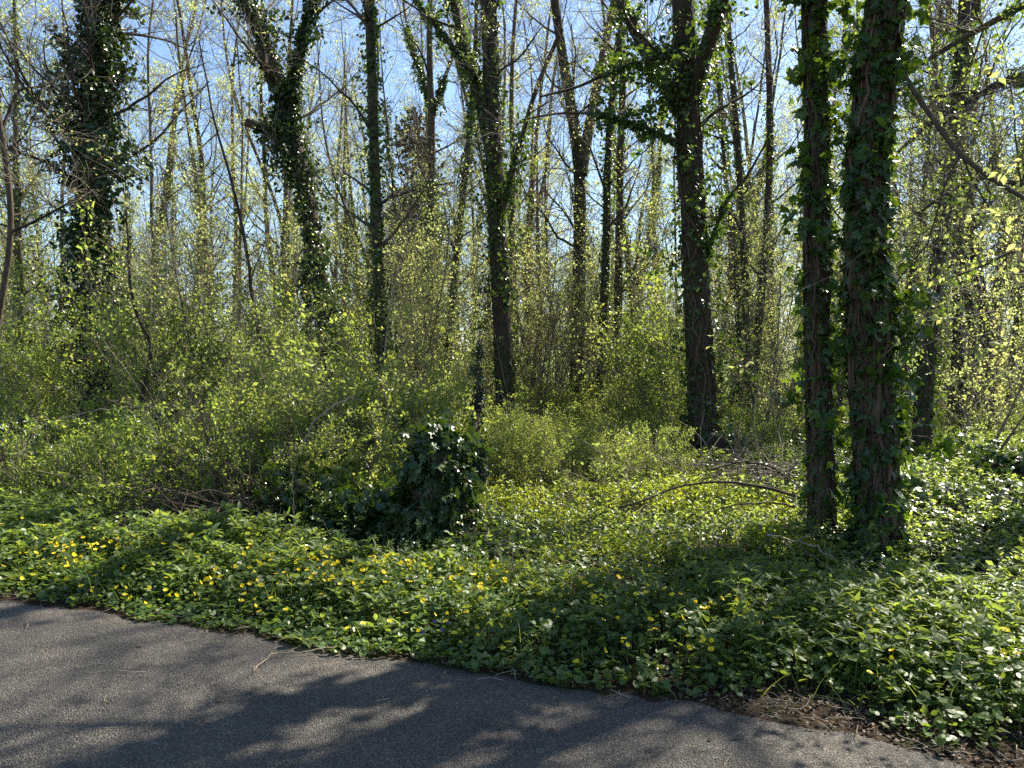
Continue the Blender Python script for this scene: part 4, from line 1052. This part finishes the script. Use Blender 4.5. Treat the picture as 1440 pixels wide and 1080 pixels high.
stick('leaning_sapling', 'long thin leaning stem crossing in front of the central dark tree', 'branch',
      [A(718, 600, 11), A(705, 520, 11.1), A(690, 450, 11.2), A(672, 395, 11.4), A(655, 375, 11.5)], .010, .004, 'bark', 6, .6, 18)
stick('leaning_sapling', 'slender dark stem slanting up right of the slender pole tree', 'branch',
      [A(541, 500, 13.5), A(548, 430, 13.5), A(560, 385, 13.5), A(582, 325, 13.5), (A(596, 285, 13.5))], .016, .007, 'twig', 6, .6, 19)
stick('bent_sapling', 'dark elbow-bent stem right of the broad ivy column', 'branch',
      [A(203, 620, 11), A(199, 560, 11), A(202, 535, 11), A(219, 498, 11), A(205, 470, 11), A(190, 445, 11), A(183, 400, 11.2), A(180, 350, 11.4), A(178, 300, 11.5)], .034, .010, 'bark', 12, .9, 20)
stick('leaning_sapling', 'pair of dark slanting stems meeting low down, left of the leaning ivy tree', 'branch',
      [A(372, 520, 12), A(355, 420, 12), A(345, 340, 12.1), A(322, 245, 12.2), A(300, 170, 12.4), A(280, 60, 12.5)], .034, .012, 'bark', 14, 1.1, 21)
stick('coppice_shrub', 'fan of thin dark coppice stems rising from the hollow among the brambles', 'shrub',
      [A(308, 700, 7.7), A(300, 660, 7.7), A(285, 600, 7.75), A(268, 555, 7.8)], .017, .005, 'bark', 14, .9, 22)
stick('fallen_branch', 'bare horizontal branch stretched over the brambles at the left', 'branch',
      [A(60, 600, 9), A(120, 585, 9), A(180, 577, 9.1), A(240, 574, 9.2)], .009, .005, 'twig', 5, .4, 23)
stick('dead_cane', 'whitish crooked twig poking out at the left edge', 'branch',
      [A(-10, 462, 8.5), A(18, 458, 8.5), A(32, 448, 8.5), A(40, 430, 8.5)], .008, .005, 'pale_twig', 0)
stick('fallen_branch', 'pale dead canes lying flat over the brambles left of the hollow', 'branch',
      [A(150, 692, 7.6), A(180, 692, 7.7), A(215, 690, 7.8), A(258, 704, 7.9)], .005, .003, 'pale_twig', 9, .4, 25)
# brush heap in the hollow; its dense dark twigs stand in for shade
mb = MB(); c0 = on_ground(320, 762)
n = 420; P = wander(rng, c0 + rng.normal(size=(n, 3)) * [.5, .3, .08] + [0, .35, .2], rng.normal(size=(n, 3)) * [1, .6, .45], rng.uniform(.3, 1.0, n), 8, .16, .0)
P[..., 2] = np.maximum(P[..., 2], .03)
tubes(mb, P, np.full((n, 8), .004) * rng.uniform(.5, 2, (n, 1)) * np.linspace(1.2, .5, 8), 4, 0)
tag(mb.build('brush_heap', M['bark']), 'tangle of dead brushwood, its darkness standing in for shade under the bushes', 'brushwood')

mb = MB(); c0 = V(1050, 672, .1); n = 170
P = wander(rng, c0 + rng.normal(size=(n, 3)) * [.65, .45, .06] + [0, 0, .08], rng.normal(size=(n, 3)) * [1, .6, .3] + [0, 0, .15], rng.uniform(.4, 1.3, n), 9, .13, -.02)
tubes(mb, P, np.full((n, 9), .0042) * rng.uniform(.5, 1.9, (n, 1)) * np.linspace(1.2, .5, 9), 4, 0)
tag(mb.build('brush_heap', M['twig']), 'tangle of thin brown twigs heaped round the arched fallen bough', 'brushwood')

# broad-leaved plants standing out of the verge
def dock(seed, nl, L, upright, mat='dock'):
    rng = np.random.default_rng(seed); root = thing('dock_plant', None, 'plant', (0, 0, 0), 'broad-leaved plants in the verge')
    m = MB(); a = np.arange(nl) * 2.4 + rng.random(nl); ln = L * rng.uniform(.65, 1.1, nl); k = 9
    for i in range(nl):
        el = upright * rng.uniform(.6, 1.1)
        d = np.array([cos(a[i]) * cos(el), sin(a[i]) * cos(el), sin(el)])
        P = np.empty((k, 3)); P[0] = 0; 
        for j in range(1, k):
            d = unit(d + np.array([0, 0, -.10 - .10 * j / k]) + rng.normal(size=3) * .04); P[j] = P[j - 1] + d * ln[i] / (k - 1)
        w = ln[i] * .21 * np.array([.05, .06, .35, .75, .98, 1, .85, .5, .02]) * (1 + .08 * rng.normal(size=k))
        t = unit(np.gradient(P, axis=0)); sd_ = unit(np.cross(t, [0, 0, 1.])); up_ = np.cross(sd_, t)
        lft = P - sd_ * w[:, None] + up_ * (w * (.25 + .25 * rng.normal(size=k)))[:, None]; rgt = P + sd_ * w[:, None] + up_ * (w * (.25 + .25 * rng.normal(size=k)))[:, None]
        v = np.concatenate([lft, P, rgt]); q = np.arange(k - 1)
        f = np.concatenate([np.stack([q, q + 1, q + k + 1, q + k], -1), np.stack([q + k, q + k + 1, q + 2 * k + 1, q + 2 * k], -1)])
        m.add(v, f[:, ::-1], 0, True, np.full(3 * k, rng.random()))
    m.build('leaves', M[mat], root)
    return root
DK = [dock(1, 7, .34, .8), dock(2, 5, .28, 1.1), dock(3, 9, .22, .9, 'mercury')]
docks = [(125, 828, 0, 1.15, 'large pale limp-leaved plant at the road edge, far left of the verge'), (660, 868, 1, .9, 'upright single broad-leaved plant just right of the violet flowers'),
         (740, 880, 0, .9, 'broad-leaved dock plant in front of the clearing, its leaves spread flat'), (770, 868, 1, .85, 'small dock plant with a blade standing up, behind the spread dock'),
         (1130, 900, 0, .95, 'big upright dock in the right-hand verge, below the twin trunks'), (1060, 905, 2, 1.1, 'leafy rosette left of the big upright dock'), (1215, 945, 1, 1.0, 'tall narrow-leaved dock near the bare soil at the right'),
         (1300, 985, 0, .8, 'dock plant leaning over the soil margin at the right'), (1385, 1000, 2, 1.0, 'rosette of narrow leaves on the soil at the far right'), (905, 915, 1, .85, 'bright yellow-green dock lit from behind among flowers'),
         (430, 905, 2, .9, 'dark leafy rosette by the asphalt, left of the middle'), (600, 915, 0, .55, 'small round-leaved plant right at the road edge, near the middle'), (1255, 900, 2, 1.2, 'broad rosette in the shade right of the big upright dock')]
for i, (px, py, k, s, lab) in enumerate(docks):
    g = on_ground(px, py); loc = (g[0], g[1], float(gh(g[0], g[1])))
    first = not any(d[2] == k for d in docks[:i])
    if first: o = DK[k]; o.location = loc; o.scale = (s,) * 3; o['label'] = lab; o.rotation_euler = (0, 0, px * .7)
    else: copy_thing(DK[k], loc, px * .7, (s,) * 3, lab)
# small sapling shoots with yellow leaves at the back of the clearing
o = shrub(221, 'seedling', .75, .9, 16, 60, 420, .05, 'spring_bush', L_OVAL, 3, .10, .04, .5, .0035)
g = pxg(850, 8.7); o.location = (*g, float(gh(*g))); o['label'] = 'spindly yellow-leaved seedling clump beside the arched fallen bough'; o['category'] = 'plant'

# yellow flowers
def flower(seed, h, tilt, cup):
    rng = np.random.default_rng(seed); m = MB()
    P = wander(rng, np.array([[0, 0, -.16]]), np.array([[.1 * rng.normal(), .1 * rng.normal(), 1]]), np.array([h + .16]), 6, .05); tubes(m, P, np.full((1, 6), .0013), 4, 2)
    top = P[0, -1]; ax0 = unit(np.array([tilt * rng.normal(), -.35 + tilt * rng.normal(), 1.])); u = unit(np.cross(ax0, [0, 1., .3])); w = np.cross(ax0, u)
    n = 9; a = np.arange(n) / n * 2 * pi + rng.random()
    d = u * np.cos(a)[:, None] + w * np.sin(a)[:, None] + ax0 * cup
    pet = T([(0, 0, 0), (.2, .4, .0), (.2, .75, .03), (0, 1, .05), (-.2, .75, .03), (-.2, .4, .0), (0, .5, -.05)], [(0, 1, 6), (1, 2, 6), (2, 3, 6), (3, 4, 6), (4, 5, 6), (5, 0, 6)])
    scatter(m, pet, np.repeat(top[None], n, 0), d, np.repeat(ax0[None], n, 0), .0195 * rng.uniform(.85, 1.1, n), rng, 0)
    q = np.stack([top, top + ax0 * .003, top + ax0 * .005])[None]; tubes(m, q, np.array([[.004, .0045, .001]]), 7, 1)
    return m.mesh('celandine_flower', [M['petal'], M['petal_eye'], M['stem']])
FM = [flower(s, .03, t, c) for s, t, c in ((1, .15, .2), (2, .3, .35), (3, .5, .12), (4, .7, .7), (5, .5, 1.5), (6, .8, .25))]
fl = []
def flowers(n, x0, x1, lo, hi, seed):
    """px range, and range of metres into the verge; in loose drifts"""
    r = np.random.default_rng(seed); c = 0; tries = 0
    while c < n and tries < 5000:
        tries += 1
        px = r.uniform(x0, x1); s = r.uniform(lo, hi)
        yy = 5.
        for _ in range(12): xx = (px - CX) / F * yy; yy = .5 * yy + .5 * (float(edge_y(xx)) + s / .925)
        xx = (px - CX) / F * yy
        if noise2(xx * 2.4, yy * 2.4, 91) > .5 * r.random() + .12: fl.append((xx, yy)); c += 1
flowers(150, -10, 480, .03, .85, 1); flowers(82, 440, 720, .03, .9, 2); flowers(48, 700, 1010, .08, .85, 3); flowers(18, 1000, 1440, .35, .95, 4)
for i, (xx, yy) in enumerate(fl):
    s = float(verge(xx, yy)); px = CX + xx / yy * F
    hc = (.05 + .17 * float(smooth(0, .55, s))) * (.6 + .75 * float(fbm(xx * 2.4, yy * 2.4, 74)))
    o = bpy.data.objects.new('celandine_flower', FM[i % 6]); C.objects.link(o)
    o.location = (xx, yy, float(gh(xx, yy)) + hc + RNG.uniform(.0, .065)); o.rotation_euler = (RNG.normal() * .15, RNG.normal() * .15, RNG.normal() * .6)
    k = RNG.uniform(.8, 1.12); o.scale = (k, k, k)
    z = 'left verge' if px < 480 else 'middle of the verge' if px < 960 else 'right verge'
    tag(o, f'small yellow star-shaped celandine flower in the {z}', 'flower', 'yellow celandine flowers')
# violet flowers
def vflower(seed):
    rng = np.random.default_rng(seed); m = MB()
    P = wander(rng, np.array([[0, 0, -.1]]), np.array([[0, 0, 1.]]), np.array([.12]), 5, .05); tubes(m, P, np.full((1, 5), .0012), 4, 1)
    a = np.arange(5) / 5 * 2 * pi; d = np.stack([np.cos(a), .3 + 0 * a, np.sin(a)], -1)
    scatter(m, L_HEART, np.repeat(P[0, -1:], 5, 0), d, np.repeat([[0, -1., .3]], 5, 0), .02, rng, 0)
    return m.mesh('violet_flower', [M['violet'], M['stem']])
VM = vflower(5)
for px, py in ((622, 892), (612, 880), (595, 895), (630, 882)):
    g = on_ground(px, py, .12); o = bpy.data.objects.new('violet_flower', VM); C.objects.link(o); o.location = (g[0], g[1], .13); o.scale = (.75,) * 3
    tag(o, 'small violet-blue flower low in the middle of the yellow-flowered verge', 'flower', 'violet flowers in the verge')
